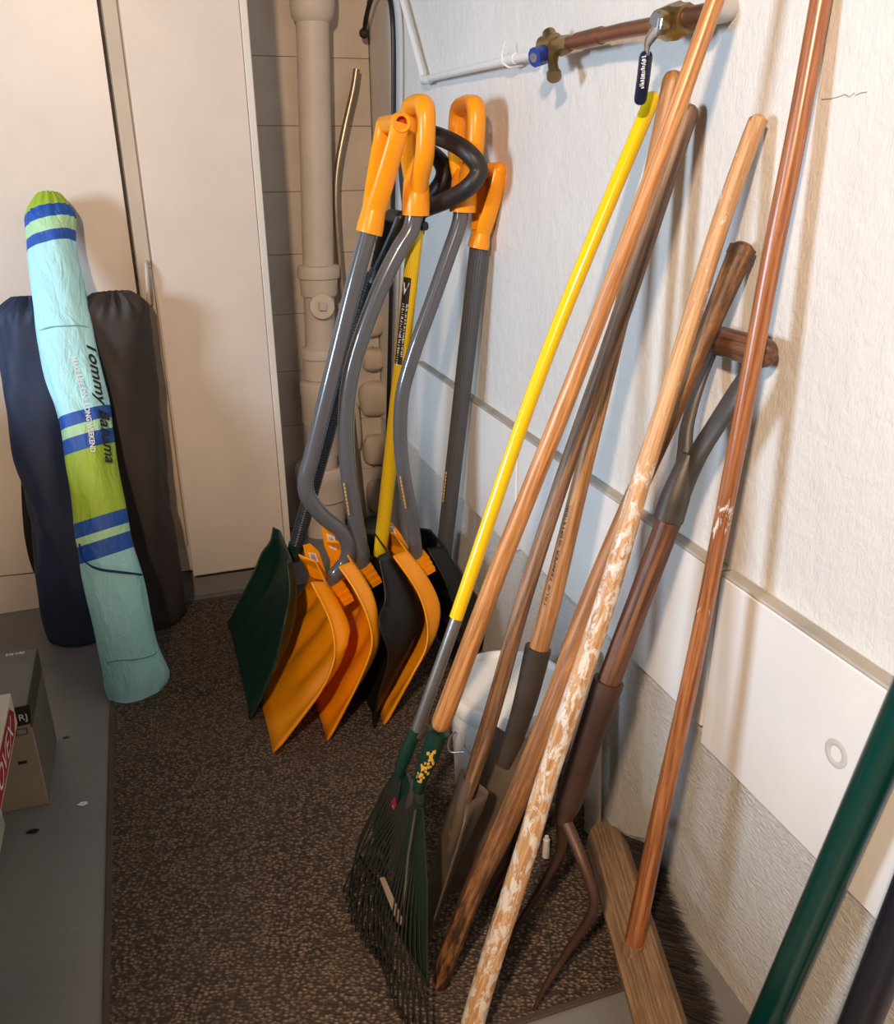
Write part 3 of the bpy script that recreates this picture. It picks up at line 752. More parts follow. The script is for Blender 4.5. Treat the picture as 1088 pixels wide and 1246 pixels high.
# shovel three: black blade, yellow fibreglass handle
yc3 = -1.115
s3 = shovel_root('black snow shovel with yellow fibreglass handle and black looped grip', -.4, yc3)
rim = [(461, 677), (469, 727), (461, 758), (473, 800), (460, 852), (456, 888)]
bak = [(474, 676), (507, 725), (519, 762), (512, 795), (490, 840), (461, 889)]
blade('blade', s3, rim, bak, HW, yc3, M['black'], .004, label='glossy black scoop blade')
y0_, y1_ = at(462, 680, 'y', yc3+.06), at(507, 272, 'y', yc3+.02)
yh = P_('handle', G().tube([y0_.lerp(y1_, i/10) for i in range(11)], rp(y0_, 16.5), 20), None or M['yellow'], s3, frame=axes(y0_, y1_), label='yellow fibreglass handle')
t = NT('yellow_fibreglass'); w = t.n('TexWave', {'Vector': t.co(rot=(.5, .3, 0)), 'Scale': 70.0, 'Distortion': 1.5, 'Detail': 2.0}).outputs[1]
yh.data.materials[0] = t.out(t.ramp(w, [(.0, (.72, .46, .004)), (1, (.93, .66, .01))]), .4, 0, t.bump(w, .5, .001))
P_('socket', G().tube([y0_-(y1_-y0_).normalized()*.03, y0_, y0_+(y1_-y0_).normalized()*.012], [.020, .023, .0225], 20), M['black'], s3)
YF = axes(y0_, y1_); rY = rp(y0_, 16.5)
Lh = (y1_-y0_).length
def oncyl(Fr, r, ang, z, off=.0008):
    return Fr @ V((r+off)*math.sin(ang), -(r+off)*math.cos(ang), z)
zt, zb = Lh*.86, Lh*.62
rows = [[oncyl(YF, rY, -1.0+1.1*j/8, zb+(zt-zb)*i/6) for j in range(9)] for i in range(7)]
lb = P_('warning_label', G().grid(rows), M['ink'], yh, frame=YF, smooth=True, weld=False, label='black label with white print')
v_, f_ = scribble(30, 3, 1.0, 1.0); kx = (zt-zb)*.72
P_('label_print', G().add([oncyl(YF, rY, -.75+b*.40, zt-.06-a*kx, .0016) for a, b in v_], f_), M['whiteink'], lb, frame=YF, smooth=False, weld=False)
P_('warning_triangle', G().add([oncyl(YF, rY, -.85, zt-.012, .0016), oncyl(YF, rY, -.05, zt-.012, .0016), oncyl(YF, rY, -.6, zt-.04, .0016)], [(0, 1, 2)]), M['whiteink'], lb, frame=YF, smooth=False, weld=False)
v_, f_ = scribble(26, 8, 1.0, 1.0); kx = (zt-zb)*.62
P_('label_print', G().add([oncyl(YF, rY, -.20+b*.28, zt-.06-a*kx, .0016) for a, b in v_], f_), M['whiteink'], lb, frame=YF, smooth=False, weld=False)
LP = [(503, 262, -1.04), (517, 254, -1.07), (545, 243, -1.13), (571, 227, -1.19), (583, 207, -1.2), (572, 188, -1.19), (548, 172, -1.14), (518, 162, -1.08), (500, 165, -1.02), (495, 200, -1.0), (498, 240, -1.0)]
g = G().tube(catmull([at(x, y, 'y', yy) for x, y, yy in LP], 6, True), .0195, 14, closed=True)
gl = P_('grip', g, M['foam'], s3, label='black foam looped grip')
LP = [(500, 258, -1.0), (522, 244, -1.02), (537, 226, -1.04), (541, 207, -1.04), (531, 190, -1.02), (516, 178, -.99)]
P_('grip_web', G().tube(catmull([at(x, y, 'y', yy) for x, y, yy in LP], 6), [.018, .024, .02, .014], 12), M['black'], gl)
P_('grip_clamp', G().tube([at(505, 284, 'y', -1.07), at(507, 252, 'y', -1.06)], .022, 16).tube([at(505, 276, 'y', -1.09), at(518, 275, 'y', -1.12)], .010, 12), M['black'], gl)
# shovel four
yc4 = -1.11
s4 = shovel_root('orange snow shovel with curved grey handle standing right of the black bladed one', -.36, yc4)
rim = [(479, 677), (508, 720), (520, 758), (518, 791), (499, 828), (468, 884)]
bak = [(498, 675), (524, 708), (542, 745), (541, 782), (515, 830), (470, 887)]
blade('blade', s4, rim, bak, HW, yc4, M['orange'], .005)
hp = [at(x, y, 'y', yc4) for x, y in [(507, 700), (506, 670), (499, 620), (491, 575), (487, 530), (490, 478), (505, 425), (525, 370), (546, 310), (558, 275), (562, 252)]]
P_('handle', G().tube(catmull(hp, 6), rp(hp[5], 18), 18), M['greytube'], s4, label='glossy grey tube handle')
socket('socket', s4, at(519, 696, 'y', yc4), at(508, 676, 'y', yc4), .027, M['orange'])
dloop('grip', s4, at(563, 258, 'y', yc4), at(569, 123, 'y', yc4), .060, .0208, M['orange'], flat=.95)
# shovel five: grey ribbed handle, black blade by the wall
yc5 = -.98
s5 = shovel_root('black bladed snow shovel with straight grey ribbed handle against the white wall', -.15, yc5)
rim = [(520, 668), (541, 706), (556, 750), (566, 785), (560, 815), (548, 850)]
bak = [(543, 668), (566, 706), (588, 738), (596, 765), (589, 805), (556, 852)]
blade('blade', s5, rim, bak, [.08, .12, .15, .17, .18, .18], yc5-.02, M['black'], .003, label='black plastic scoop blade')
a_, b_ = at(538, 692, 'y', yc5), at(584, 290, 'y', -1.09)
Q = [a_.lerp(b_, i/14) for i in range(15)]
g = G(); g.tube(Q, rp(a_, 19), 40)
for i in range(0, 40, 2):                         # fluted tube
    pass
sh = P_('handle', g, M['greytube'], s5, frame=axes(a_, b_), label='straight fluted grey handle')
t = NT('fluted_grey_plastic'); sx = t.n('SeparateXYZ', {'Vector': t.tc.outputs['Object']})
an = t.math('ARCTAN2', sx.outputs[1], sx.outputs[0]); wv = t.math('SINE', t.math('MULTIPLY', an, 26.0), 0)
sh.data.materials[0] = t.out((.10, .105, .12), .4, 0, t.bump(wv, .8, .0012))
P_('socket', G().tube([a_-(b_-a_).normalized()*.02, a_+(b_-a_).normalized()*.02], .028, 8), M['black'], s5)
dbar('grip', s5, at(582, 302, 'y', -1.095), at(600, 200, 'y', -1.10), .055, .0170, M['orange'], hole=False, sock=.2)
# tiny yellow print lines on the grey handles
for par, (x0, y0, x1, y1), yy in ((s2, (418.5, 588, 425, 628), yc2-.02), (s4, (487, 580, 494, 620), yc4-.02), (s5, (543, 574, 539, 612), -1.04)):
    a_, b_ = at(x0, y0, 'y', yy), at(x1, y1, 'y', yy)
    d_ = (b_-a_)
    g = G()
    for i in range(9): g.tube([a_+d_*(i/9), a_+d_*((i+.7)/9)], .0022, 6)
    P_('side_print', g, M['goldink'], par, label='thin yellow print')
# stickers on the upper flaps
def quad_y(x0, y0, x1, y1, wpx, yv):
    a = at(x0-wpx/2, y0, 'y', yv); b = at(x0+wpx/2, y0+2, 'y', yv); c = at(x1+wpx/2, y1+2, 'y', yv); d = at(x1-wpx/2, y1, 'y', yv); return a, b, c, d
# upper back flaps (the far shoulders folded up behind each orange blade)
def flap(par, pts, yv, mat, st_=None):
    P = [at(x, y, 'y', yv) for x, y in pts]
    o = P_('shoulder_flap', G().slab(P, (0, .005, 0)), mat, par, smooth=False)
    if st_: sticker(o, [at(x, y, 'y', yv) for x, y in st_], (0, -.0012, 0))
flap(s1, [(369, 664), (378, 662), (388, 671), (395, 692), (399, 707), (383, 704), (377, 700), (374, 690)], yc+.09, M['orange'], [(375, 672), (384, 673), (388, 684), (378, 682)])
flap(s2, [(391, 640), (401, 645), (412, 662), (423, 690), (416, 697), (402, 697), (402, 682), (395, 665)], yc2+.10, M['orange'], [(397, 649), (407, 653), (410, 670), (401, 666)])
flap(s4, [(469, 637), (478, 637), (488, 650), (497, 667), (497, 676), (483, 676), (474, 668)], yc4+.10, M['orange'], [(471, 639), (478, 640), (484, 655), (475, 655)])
# green scoop with ribbed shaft
ycg = -.942
sg = thing('grain_scoop', 'dark green plastic scoop with black ribbed shaft, leftmost of the shovel row', 'shovel', (-.6, ycg, 0))
rim = [(354, 684), (361, 722), (361, 755), (350, 795), (330, 840), (305, 878)]
bak = [(356, 683), (364, 720), (365, 755), (356, 800), (336, 840), (306, 880)]
hwg = [.12, .17, .21, .24, .258, .26]
rim2 = [(350, 684), (353, 722), (347, 755), (337, 800), (322, 842), (304, 878)]
blade('blade', sg, rim2, bak, hwg, ycg, M['green'], .002, .004)
a_, b_ = at(357, 676, 'y', ycg), at(454, 333, 'y', -1.0)
n = 672; Q = [a_.lerp(b_, i/n) for i in range(n+1)]; r0 = rp(a_, 17)
P_('shaft', G().tube(Q, [r0*(1+.075*math.sin(i*2*math.pi/6)) for i in range(n+1)], 16), M['hose'], sg, frame=axes(a_, b_), ang=80, label='black ribbed shaft')
P_('socket', G().tube([a_-(b_-a_).normalized()*.012, a_+(b_-a_).normalized()*.035], [.018, .022], 12), M['green'], sg)
dbar('grip', sg, at(456, 345, 'y', -1.0), at(484, 258, 'y', -1.01), .05, .0165, M['black'], hole=False, sock=.2)

# ------------------------------------------------------------------ bucket
bk = thing('bucket', 'white plastic bucket with lid behind the wooden handles', 'bucket', (-.19, -1.678, 0))
cx, cy = -.19, -1.678
def lathe(c, prof, seg=48, M3=None):
    R = []
    for r, z in prof: R.append([Vector(c)+V(r*math.cos(2*math.pi*k/seg), r*math.sin(2*math.pi*k/seg), z) for k in range(seg)])
    g = G().grid(R, True); return g.add(R[-1], [tuple(range(seg))])
P_('bucket_body', lathe((cx, cy, Z0), [(.001, .0), (.105, 0), (.108, .004), (.119, .235), (.124, .236), (.124, .262), (.121, .263), (.121, .28)]), M['white'], bk)
ld = P_('lid', lathe((cx, cy, Z0), [(.126, .262), (.129, .268), (.129, .290), (.125, .298), (.120, .298), (.117, .292), (.115, .286), (.001, .286)]), M['white'], bk)
P_('bail_handle', G().tube(catmull([V(cx-.126, cy-.03, .235), V(cx-.142, cy-.035, .225), V(cx-.15, cy-.06, .215), V(cx-.128, cy-.08, .222)], 5), .002, 8), M['steel'], bk, label='thin wire bail')
pv = solo('plastic_pipe', G().rtube([V(-.060, -1.83, .012), V(-.060, -1.79, .42)], .017, 18, (False, True)), plain('grey_white_pvc', (.52, .49, .43), .4), 'short off white plastic pipe standing behind the bucket by the wall', 'pipe', V(-.06, -1.83, 0))

# ------------------------------------------------------------------ long handled tools on the right wall
# green plastic leaf rake with yellow handle
T = tl(799, 108, .016); Bp = at(487, 932, 'z', .31)
ra = thing('leaf_rake', 'green plastic leaf rake with long glossy yellow handle', 'rake', (-.50, -1.92, 0))
def lp(x, y): return online(x, y, T, Bp)
r_ = rp(lp(660, 440), 18.5)
rod('handle', [lp(555, 752), lp(662, 442), lp(797, 112)], [r_*.98, r_], M['yellow'], ra, (False, True), label='glossy yellow enamelled handle')
rod('lower_tube', [lp(505, 895), lp(556, 752)], rp(lp(530, 830), 15), M['steel'], ra, (False, False), label='bare grey metal lower tube')
P_('ferrule', G().tube(catmull([lp(484, 945), lp(493, 920), lp(506, 888)], 4), [.008, .0125, .0118], 14), M['green'], ra, label='green plastic ferrule')
def fan(parent, apex, tips, brace_t, mat_t, mat_p, plate=None, ntine=22, r=.0018, hook=.022, bow=.02, brace=None):
    tips = [Vector(t_) for t_ in tips]; g = G(); br = []
    nrm = (tips[-1]-tips[0]).cross(Vector(apex)-tips[0]).normalized()
    if nrm.z < 0: nrm = -nrm
    for i in range(ntine):
        t_ = i/(ntine-1); k = t_*(len(tips)-1); j = min(int(k), len(tips)-2); tip = tips[j].lerp(tips[j+1], k-j)
        a = Vector(apex)+(tip-tips[0]).dot((tips[-1]-tips[0]).normalized())*0*V(0, 0, 0)
        a = Vector(apex)+(tips[-1]-tips[0])*(t_-.5)*.10
        pts = [a, a.lerp(tip, .3)+nrm*bow*.6, a.lerp(tip, .6)+nrm*bow, a.lerp(tip, .88)+nrm*bow*.5, tip+V(0, 0, .006), tip+V(.0, 0, 0)+(V(.6, .1, 0))*hook*.6-V(0, 0, .0)]
        pts = catmull(pts[:5], 3)+[tip+V(hook*.5, 0, .003)]
        tn = G().tube(pts, r*1.7, 6, rb=r*.8, up=(0, 1, 0)); _ = tn.tube([tip+V(0, 0, .006), tip+V(.012, .004, -.004)], r*1.2, 6)
        P_('tine', tn, mat_t, parent)
        br.append(catmull(pts, 2)[0] if False else a.lerp(tip, brace_t)+nrm*(bow+.003))
    if brace: br = [onplane(x, y, Vector(apex)+nrm*(bow+.003), nrm) for x, y in brace]
    P_('brace_bar', G().tube(br, .0045, 8, rb=.002), mat_p, parent)
apexA = at(486, 938, 'z', .285)
tipsA = [at(430, 1072, 'z', .012), at(424, 1100, 'z', .012), at(442, 1135, 'z', .012), at(462, 1165, 'z', .012), at(474, 1185, 'z', .012)]
fan(ra, apexA, tipsA, .52, M['tine'], M['tine'], ntine=11, brace=[(437, 1040), (470, 1090)])
# plastic head plate with a red and white sticker
pl = [(484, 932), (494, 940), (503, 965), (497, 985), (478, 1005), (458, 1030), (453, 1010), (463, 965)]
pa = [onplane(x, y, apexA, (tipsA[0]-apexA).cross(tipsA[-1]-apexA).normalized()) for x, y in pl]
hp_ = P_('rake_head', G().slab(pa, V(.006, 0, -.003)), M['green'], ra, smooth=False)
nn = -(tipsA[0]-apexA).cross(tipsA[-1]-apexA).normalized(); nn = nn if nn.dot(CAMC-apexA) > 0 else -nn
for pts_, mm in (([(470, 962), (475, 978), (481, 969), (483, 983), (473, 1002)], M['red']), ([(474, 985), (479, 979), (481, 987), (474, 1000)], M['whiteink'])):
    q = [onplane(x, y, apexA+nn*.009, nn) for x, y in pts_]
    P_('sticker', G().slab(q, nn*.0008), mm, hp_, smooth=False, label='red and white sticker')
# steel leaf rake with wooden handle
T = tl(880, -35, .092); Bp = at(507, 968, 'z', .305)
rb_ = thing('leaf_rake', 'old leaf rake with honey coloured wooden handle reaching past the faucet valve', 'rake', (-.46, -2.0, 0))
def lp(x, y): return online(x, y, T, Bp)
rod('handle', [lp(534, 888), lp(608, 690), lp(696, 470), lp(790, 225), lp(864, 18), lp(882, -35)], [rp(lp(534, 888), 24.5), rp(lp(700, 400), 21), rp(lp(865, 10), 22)], M['w_rake'], rb_, (True, True))
fer = P_('ferrule', G().tube(catmull([lp(508, 962), lp(513, 945), lp(525, 915), lp(534, 889)], 4), [.009, .0125, .0160, .0178], 16), M['green'], rb_, label='dark green ferrule with worn yellow print')
# emblem: worn yellow plant-like mark
Fe = axes(lp(514, 945), lp(531, 896)); rr = random.Random(2); g = G()
for i in range(46):
    z_ = rr.uniform(-.006, .062); a0 = rr.gauss(-.1, .28)+(.2 if z_ > .03 else 0); w_ = rr.uniform(.10, .25); hh = rr.uniform(.004, .010); rad = .0125+z_*.085
    g.add([oncyl(Fe, rad, a0, z_, .0018), oncyl(Fe, rad, a0+w_, z_+hh*.3, .0018), oncyl(Fe, rad, a0+w_*.6, z_+hh, .0018), oncyl(Fe, rad, a0-.1, z_+hh*.7, .0018)], [(0, 1, 2, 3)])
P_('emblem', g, M['goldink'], fer, smooth=False, weld=False, label='worn yellow emblem')
apexB = at(508, 966, 'z', .295)
P_('spring_bracket', G().box(at(511, 972, 'z', .29), (.014, .012, .055), bev=.002).tube([at(505, 955, 'z', .31), at(498, 985, 'z', .26)], .008, 10), M['dullsteel'], rb_, smooth=False, label='bare steel bracket')
tipsB = [at(418, 1087, 'z', .012), at(428, 1128, 'z', .012), at(447, 1158, 'z', .012), at(465, 1180, 'z', .012), at(479, 1227, 'z', .012), at(500, 1262, 'z', .012), at(530, 1285, 'z', .012)]
fan(rb_, apexB, tipsB, .60, M['tine'], M['tine'], ntine=20, brace=[(437, 1046), (478, 1122), (519, 1197)])
NB_ = (tipsB[0]-apexB).cross(tipsB[-1]-apexB).normalized(); NB_ = NB_ if NB_.dot(CAMC-apexB) > 0 else -NB_
pl = [(503, 976), (514, 985), (519, 1080), (519, 1196), (490, 1142), (468, 1102), (492, 1020)]
q = [onplane(x, y, apexB+NB_*.018, NB_) for x, y in pl]
P_('rake_plate', G().slab(q, NB_*-.003), plain('old_green_plate', (.008, .022, .014), .55, var=.3), rb_, smooth=False)
g = G(); g.tube([onplane(x, y, apexB+NB_*.024, NB_) for x, y in [(506, 985), (497, 1040), (493, 1085), (491, 1124)]], .0028, 8)
P_('spring_wire', g, M['dullsteel'], rb_)
q = [onplane(x, y, apexB+NB_*.027, NB_) for x, y in [(463, 1068), (468, 1067), (492, 1122), (487, 1126), (480, 1112)]]
solo('dry_stalk', G().slab(q, NB_*.002), M['kraft'], 'pale dry stalk caught in the tines of the wooden handled rake', 'debris', q[0], smooth=False)

# shovel with dark weathered handle (round point), nearest
T = tl(841, 127, .020); Bp = at(523, 1146, 'z', .010)
h1 = thing('digging_shovel', 'round point shovel with weathered grey brown handle, its wood running into the open socket', 'shovel', Bp)
def lp(x, y): return online(x, y, T, Bp)
rod('handle', [lp(550, 1020), lp(575, 945), lp(601, 860), lp(641, 718), (lp(692, 562)), lp(750, 400), lp(803, 240), lp(841, 127)],
    [rp(lp(560, 1000), 12), rp(lp(585, 930), 21), rp(lp(641, 718), 20), rp(lp(700, 540), 20), rp(lp(750, 400), 24), rp(lp(841, 127), 25)], M['w_grey'], h1, (True, True))
ax1 = (T-Bp).normalized(); wd1 = V(.36, .92, 0); wd1 = (wd1-ax1*wd1.dot(ax1)).normalized(); nb = ax1.cross(wd1).normalized()
def plate(par, name, A, axd, wdir, L, prof, mat, dish=.02, n=22, m=16, thick=.002, fold=0.0, crn=0.0, **k):
    nb = axd.cross(wdir).normalized(); nb = nb if nb.dot(CAMC-A) > 0 else -nb; rows = []
    for i in range(n+1):
        s_ = i/n; w_ = float(np.interp(s_, [p_[0] for p_ in prof], [p_[1] for p_ in prof])); row = []
        for j in range(m+1):
            t_ = -1+2*j/m
            d_ = dish*(t_*t_)*min(1, w_/.06)+crn*math.sin(s_*math.pi)-fold*math.exp(-(t_/.3)**2)*sm01((s_-.45)/.5)
            p_ = A+axd*(L*s_)+wdir*(w_*t_)+nb*d_
            p_.z = max(p_.z, Z0+.001); row.append(p_)
        rows.append(row)
    return P_(name, G().grid(rows), mat, par, solid=thick, ang=60, **k)
plate(h1, 'blade', Bp, ax1, wd1, .31, [(0, .004), (.06, .03), (.15, .055), (.35, .085), (.8, .092), (.95, .088), (1, .06)], M['spade'], .022, fold=.02)
P_('open_socket', G().tube(catmull([lp(548, 1035), lp(556, 1005), lp(566, 968), lp(573, 948)], 4), [.008, .011, .0125, .0130], 16, cap=False, up=wd1), M['spade'], h1)
# flat shovel with lettered handle
T2 = tl(822, 86, .020); B2 = at(577, 1087, 'z', .010)
h2 = thing('square_shovel', 'square flat bladed shovel with tan lettered handle in front of the bucket', 'shovel', B2)
def lp(x, y): return online(x, y, T2, B2)
h2r = rod('handle', [lp(655, 792), lp(669, 740), lp(690, 655), lp(713, 560), lp(752, 400), lp(790, 235), lp(822, 86)],
    [rp(lp(655, 790), 24), rp(lp(669, 740), 25), rp(lp(700, 620), 22), rp(lp(713, 560), 20), rp(lp(752, 400), 22), rp(lp(822, 86), 27)], M['w_tan'], h2, (False, True))
P_('steel_socket', G().tube(catmull([lp(612, 930), lp(626, 895), lp(640, 850), lp(655, 788)], 5), [.014, .018, .021, .0235], 18), plain('dark_socket_steel', (.07, .05, .038), .55, .3, var=.4), h2, label='dark steel socket')
NN = axes(B2, T2).col[1].to_3d(); wd2 = V(.943, -.33, 0); wd2 = (wd2-(T2-B2).normalized()*wd2.dot((T2-B2).normalized())).normalized()
PN = (T2-B2).normalized().cross(wd2).normalized()
PN = PN if PN.dot(CAMC-B2) > 0 else -PN
pl = [(601, 882), (612, 890), (628, 899), (645, 898), (660, 905), (652, 940), (637, 1000), (620, 1050), (610, 1090), (575, 1088), (537, 1084), (560, 1000), (585, 915)]
q = [onplane(x, y, B2, PN) for x, y in pl]
P_('blade', G().slab(q, PN*-.003), M['spade'], h2, smooth=False)
for ed in ([(585, 915), (560, 1000), (537, 1084)], [(656, 925), (637, 1000), (610, 1090)]):
    P_('blade_rim', G().tube([onplane(x, y, B2+PN*.004, PN) for x, y in ed], .006, 8), M['spade'], h2)
v_, f_, w_t = text_geo('TRUE TEMPER', 1.0, .2, bold=.012); A_, Bq = lp(670, 736), lp(686.5, 668)
Fh = axes(A_, Bq); Lq = (Bq-A_).length; rr_ = rp(lp(675, 700), 23)
P_('burned_lettering', G().add([oncyl(Fh, rr_, -.42-b*.42, a*Lq/w_t, .0016) for a, b in v_], f_), M['ink'], h2r, frame=Fh, smooth=False, weld=False, label='black burned capitals')
A_, Bq = lp(687.5, 664), lp(699, 614); Fh = axes(A_, Bq); Lq = (Bq-A_).length; v_, f_ = scribble(16, 4, 1.0, 1.0)
P_('faded_print', G().add([oncyl(Fh, rr_, -.42-b*.34, a*Lq, .0016) for a, b in v_], f_), M['ink'], h2r, frame=Fh, smooth=False, weld=False, label='faded burned print')

# stake-like handle with knob end
T3 = tl(907, 292, .020); B3 = at(534, 1203, 'z', .012)
h3 = thing('wooden_stake', 'long charred tapering wooden stake with a dark rounded knob at its top', 'stake', B3)
def lp(x, y): return online(x, y, T3, B3)
pts = [lp(534, 1203), lp(545, 1165), lp(580, 1075), lp(617, 1000), lp(675, 860), lp(712, 752), lp(765, 620), lp(815, 510), lp(858, 410), lp(890, 335), lp(907, 295)]
F3 = axes(pts[0], pts[-1]); Q = catmull(pts, 6); nq = len(Q)
rr3 = lerpl([.0125, .0165, .0178, .0182, .0198, .0178, .0145, .0138, .0138, .0168, .0188], nq)
P_('stake_body', G().rtube(Q, rr3, 20, (True, True)), M['w_plank'], h3, frame=F3)

# paint-spattered pole
T4 = tl(927, 138, .018); B4 = at(566, 1285, 'z', .012)
h4 = thing('paint_pole', 'pale wooden pole spattered with white paint, standing nearest the viewer', 'pole', B4)
def lp(x, y): return online(x, y, T4, B4)
rod('pole_shaft', [lp(566, 1285), lp(585, 1210), lp(640, 1035), lp(668, 940), lp(736, 735), lp(777, 595), lp(817, 470), lp(868, 300), lp(906, 190), lp(925, 140)],
    [rp(lp(575, 1240), 30), rp(lp(640, 1035), 28), rp(lp(700, 830), 27), rp(lp(777, 595), 26), rp(lp(817, 470), 22.5), rp(lp(868, 300), 23), rp(lp(925, 140), 23)], M['w_paint'], h4, (False, True), seg=24)

# garden fork
yF = -2.075
fk = thing('garden_fork', 'old garden fork with wooden D grip and brown steel yoke', 'fork', (-.33, yF, 0))
def fp(x, y, yy=yF): return at(x, y, 'y', yy)
P_('handle', G().tube(catmull([fp(740, 832), fp(782, 720), fp(822, 612)], 8), [rp(fp(740, 832), 29), rp(fp(782, 720), 29), rp(fp(822, 612), 32)], 22), M['w_fork'], fk, frame=axes(fp(740, 832), fp(822, 612)))
P_('steel_socket', G().tube(catmull([fp(684, 1000), fp(691, 978), fp(700, 952), fp(718, 895), fp(741, 828)], 6), [.013, .0215, .0215, .0215, .0240], 20), M['rust'], fk, label='brown rusted steel socket')
arm1 = [fp(820, 618), fp(828, 590), fp(833, 560, -2.06), fp(836, 520, -2.04), fp(850, 470, -2.02), fp(867, 425, -2.01)]
arm2 = [fp(820, 618), fp(832, 590), fp(850, 552, -2.09), fp(873, 515, -2.11), fp(895, 480, -2.13), fp(918, 443, -2.14)]
yk = P_('yoke', G().tube(catmull(arm1, 6), [.020, .018, .013, .011, .011], 14, up=(0, 1, 0), rb=[.016, .012, .009, .007, .007]).tube(catmull(arm2, 6), [.020, .018, .017, .017, .014], 14, up=(0, 1, 0), rb=[.016, .012, .008, .007, .007]).tube(catmull([fp(813, 632), fp(826, 592), fp(840, 553)], 5), [.0222, .0212, .0175, .013], 20), M['dullsteel'], fk, label='worn steel Y shaped yoke')
gb0, gb1 = at(866, 412, 'y', -2.005), at(938, 432, 'y', -2.145)
P_('grip_bar', G().rtube([gb0, gb0.lerp(gb1, .33), gb0.lerp(gb1, .66), gb1], .0205, 20), M['w_fork'], fk, frame=axes(gb0, gb1), label='short dark wooden crossbar')
nk = fp(686, 1000)
for i, (yb, xb) in enumerate([(-2.165, -.345), (-2.045, -.345), (-1.950, -.345)]):
    off = (-2.07-yb)
    pts = [nk+V(0, 0, .01), nk+V(.005, -off*.6, -.03), nk+V(-.002, -off*1.0, -.09)+V(.012, 0, 0), V(-.285, yb+.0, .13), V(-.325, yb, .06), V(xb, yb, .012)]
    P_('tine', G().tube(catmull(pts, 6), [.0105, .0095, .008, .0065, .005, .0025], 10), M['rust'], fk)

# push broom with wooden block
BC = at(770, 1152, 'z', .115)
pb = thing('push_broom', 'push broom with worn pine block, dark bristles and red brown handle', 'broom', (BC.x, BC.y, 0))
T5 = tl(1008, -45, .016)
def lp(x, y): return online(x, y, T5, BC)
rod('handle', [lp(770, 1155), lp(805, 985), lp(844, 810), lp(875, 655), lp(905, 500), lp(940, 310), lp(970, 160), lp(1000, -5), lp(1008, -45)],
    [rp(lp(770, 1150), 24), rp(lp(805, 985), 21), rp(lp(860, 740), 20), rp(lp(890, 560), 22), rp(lp(905, 480), 24), rp(lp(940, 310), 24), rp(lp(1000, 5), 26)], M['w_broom'], pb, (False, True))
BA, BB = at(722, 1004, 'z', .112), at(792, 1246, 'z', .112); bax = (BA-BB).normalized(); bs_ = bax.cross(V(0, 0, 1)).normalized()
ya, yb = (BA-BC).dot(bax), (BB-BC).dot(bax)-.14
nb = (bs_*-.55+V(0, 0, .83)).normalized(); tb = (bs_*.83+V(0, 0, .55)).normalized()       # face normal and across direction of the block
blk = [];  cz = BC-nb*.020
def bpt(y, u, n_): return cz+bax*y+tb*u+nb*n_
rows = []
for i in range(25):
    y = ya+(yb-ya)*i/24; e = min(1, min(i, 24-i)/1.6); hw = .037*(.35+.65*math.sin(e*math.pi/2)); th = .020
    sec = [(-hw, -th*.9), (-hw, th*.55), (-hw*.85, th*.95), (hw*.85, th*.95), (hw, th*.55), (hw, -th*.9)]
    rows.append([bpt(y, u, n_) for u, n_ in sec])
g = G().grid(rows, True); g.add(rows[0], [tuple(range(6))]); g.add(rows[-1], [tuple(range(6))])
P_('broom_block', g, M['broomwood'], pb, frame=axes(bpt(yb, 0, 0), bpt(ya, 0, 0)), ang=30, label='worn pine block')
P_('socket', G().tube([BC-V(0, 0, .01), BC+(T5-BC).normalized()*.012], .0185, 16), M['broomwood'], pb)
def bristles(root_fn, tip_fn, n, seed, wdt=.0009):
    rr = random.Random(seed); g = G()
    for i in range(n):
        u, v = rr.random(), rr.random(); a = root_fn(u, v); b = tip_fn(u, v)+V(rr.gauss(0, .004), rr.gauss(0, .006), rr.gauss(0, .003)); b.z = max(b.z, .004)
        m_ = a.lerp(b, .55)+V(rr.gauss(0, .002), rr.gauss(0, .003), rr.gauss(0, .002)); m_.z = max(m_.z, .004)
        s_ = V(rr.uniform(-1, 1), rr.uniform(-1, 1), rr.uniform(-1, 1)).normalized()*wdt
        g.add([a-s_, a+s_, m_-s_, m_+s_, b], [(0, 1, 3, 2), (2, 3, 4)])
    return g
g = bristles(lambda u, v: bpt(ya-.012+(yb-ya+.03)*u, -.032+.064*v, -.017), lambda u, v: bpt(ya-.008+(yb-ya+.02)*u, -.036+.100*v, -.082)+bs_*(.014*v), 9000, 3)
P_('bristles', g, M['bristle'], pb, smooth=False, weld=False, kind='stuff', label='dense dark bristles')

# green pole broom, head below the picture's edge
GA, GB = at(914, 1290, 'z', .11), tl(1114, 830, .022)
GA = V(-.085, -2.375, .10)
d_ = (GB-GA).normalized()
gp = thing('broom', 'thick dark green pole with a black bristle head at the lower right', 'broom', (GA.x, GA.y, 0))
GAa, GBa = at(927, 1260, 'x', -.070), tl(1098, 868, .062)
dd = (GBa-GAa).normalized(); tt = (GAa.z-.06)/dd.z
rod('pole', [GAa-dd*tt, GAa, GBa, GBa+dd*.6], [rp(GAa, 43), rp(GBa, 43)], M['greenpole'], gp, (False, True), seg=28)
hb = GAa-dd*tt
P_('head_block', G().box(hb+V(-.06, -.02, -.01), (.20, .05, .03), bev=.004), M['black'], gp, smooth=False)
g = bristles(lambda u, v: hb+V(-.19+.28*u, -.035+.04*v, -.02), lambda u, v: hb+V(-.20+.26*u, .075*v-.02, 0)+V(0, 0, -hb.z+.006), 3000, 9)
for q in g.v: q.x = min(q.x, -.003)
P_('bristles', g, M['bristle'], gp, smooth=False, weld=False, kind='stuff')
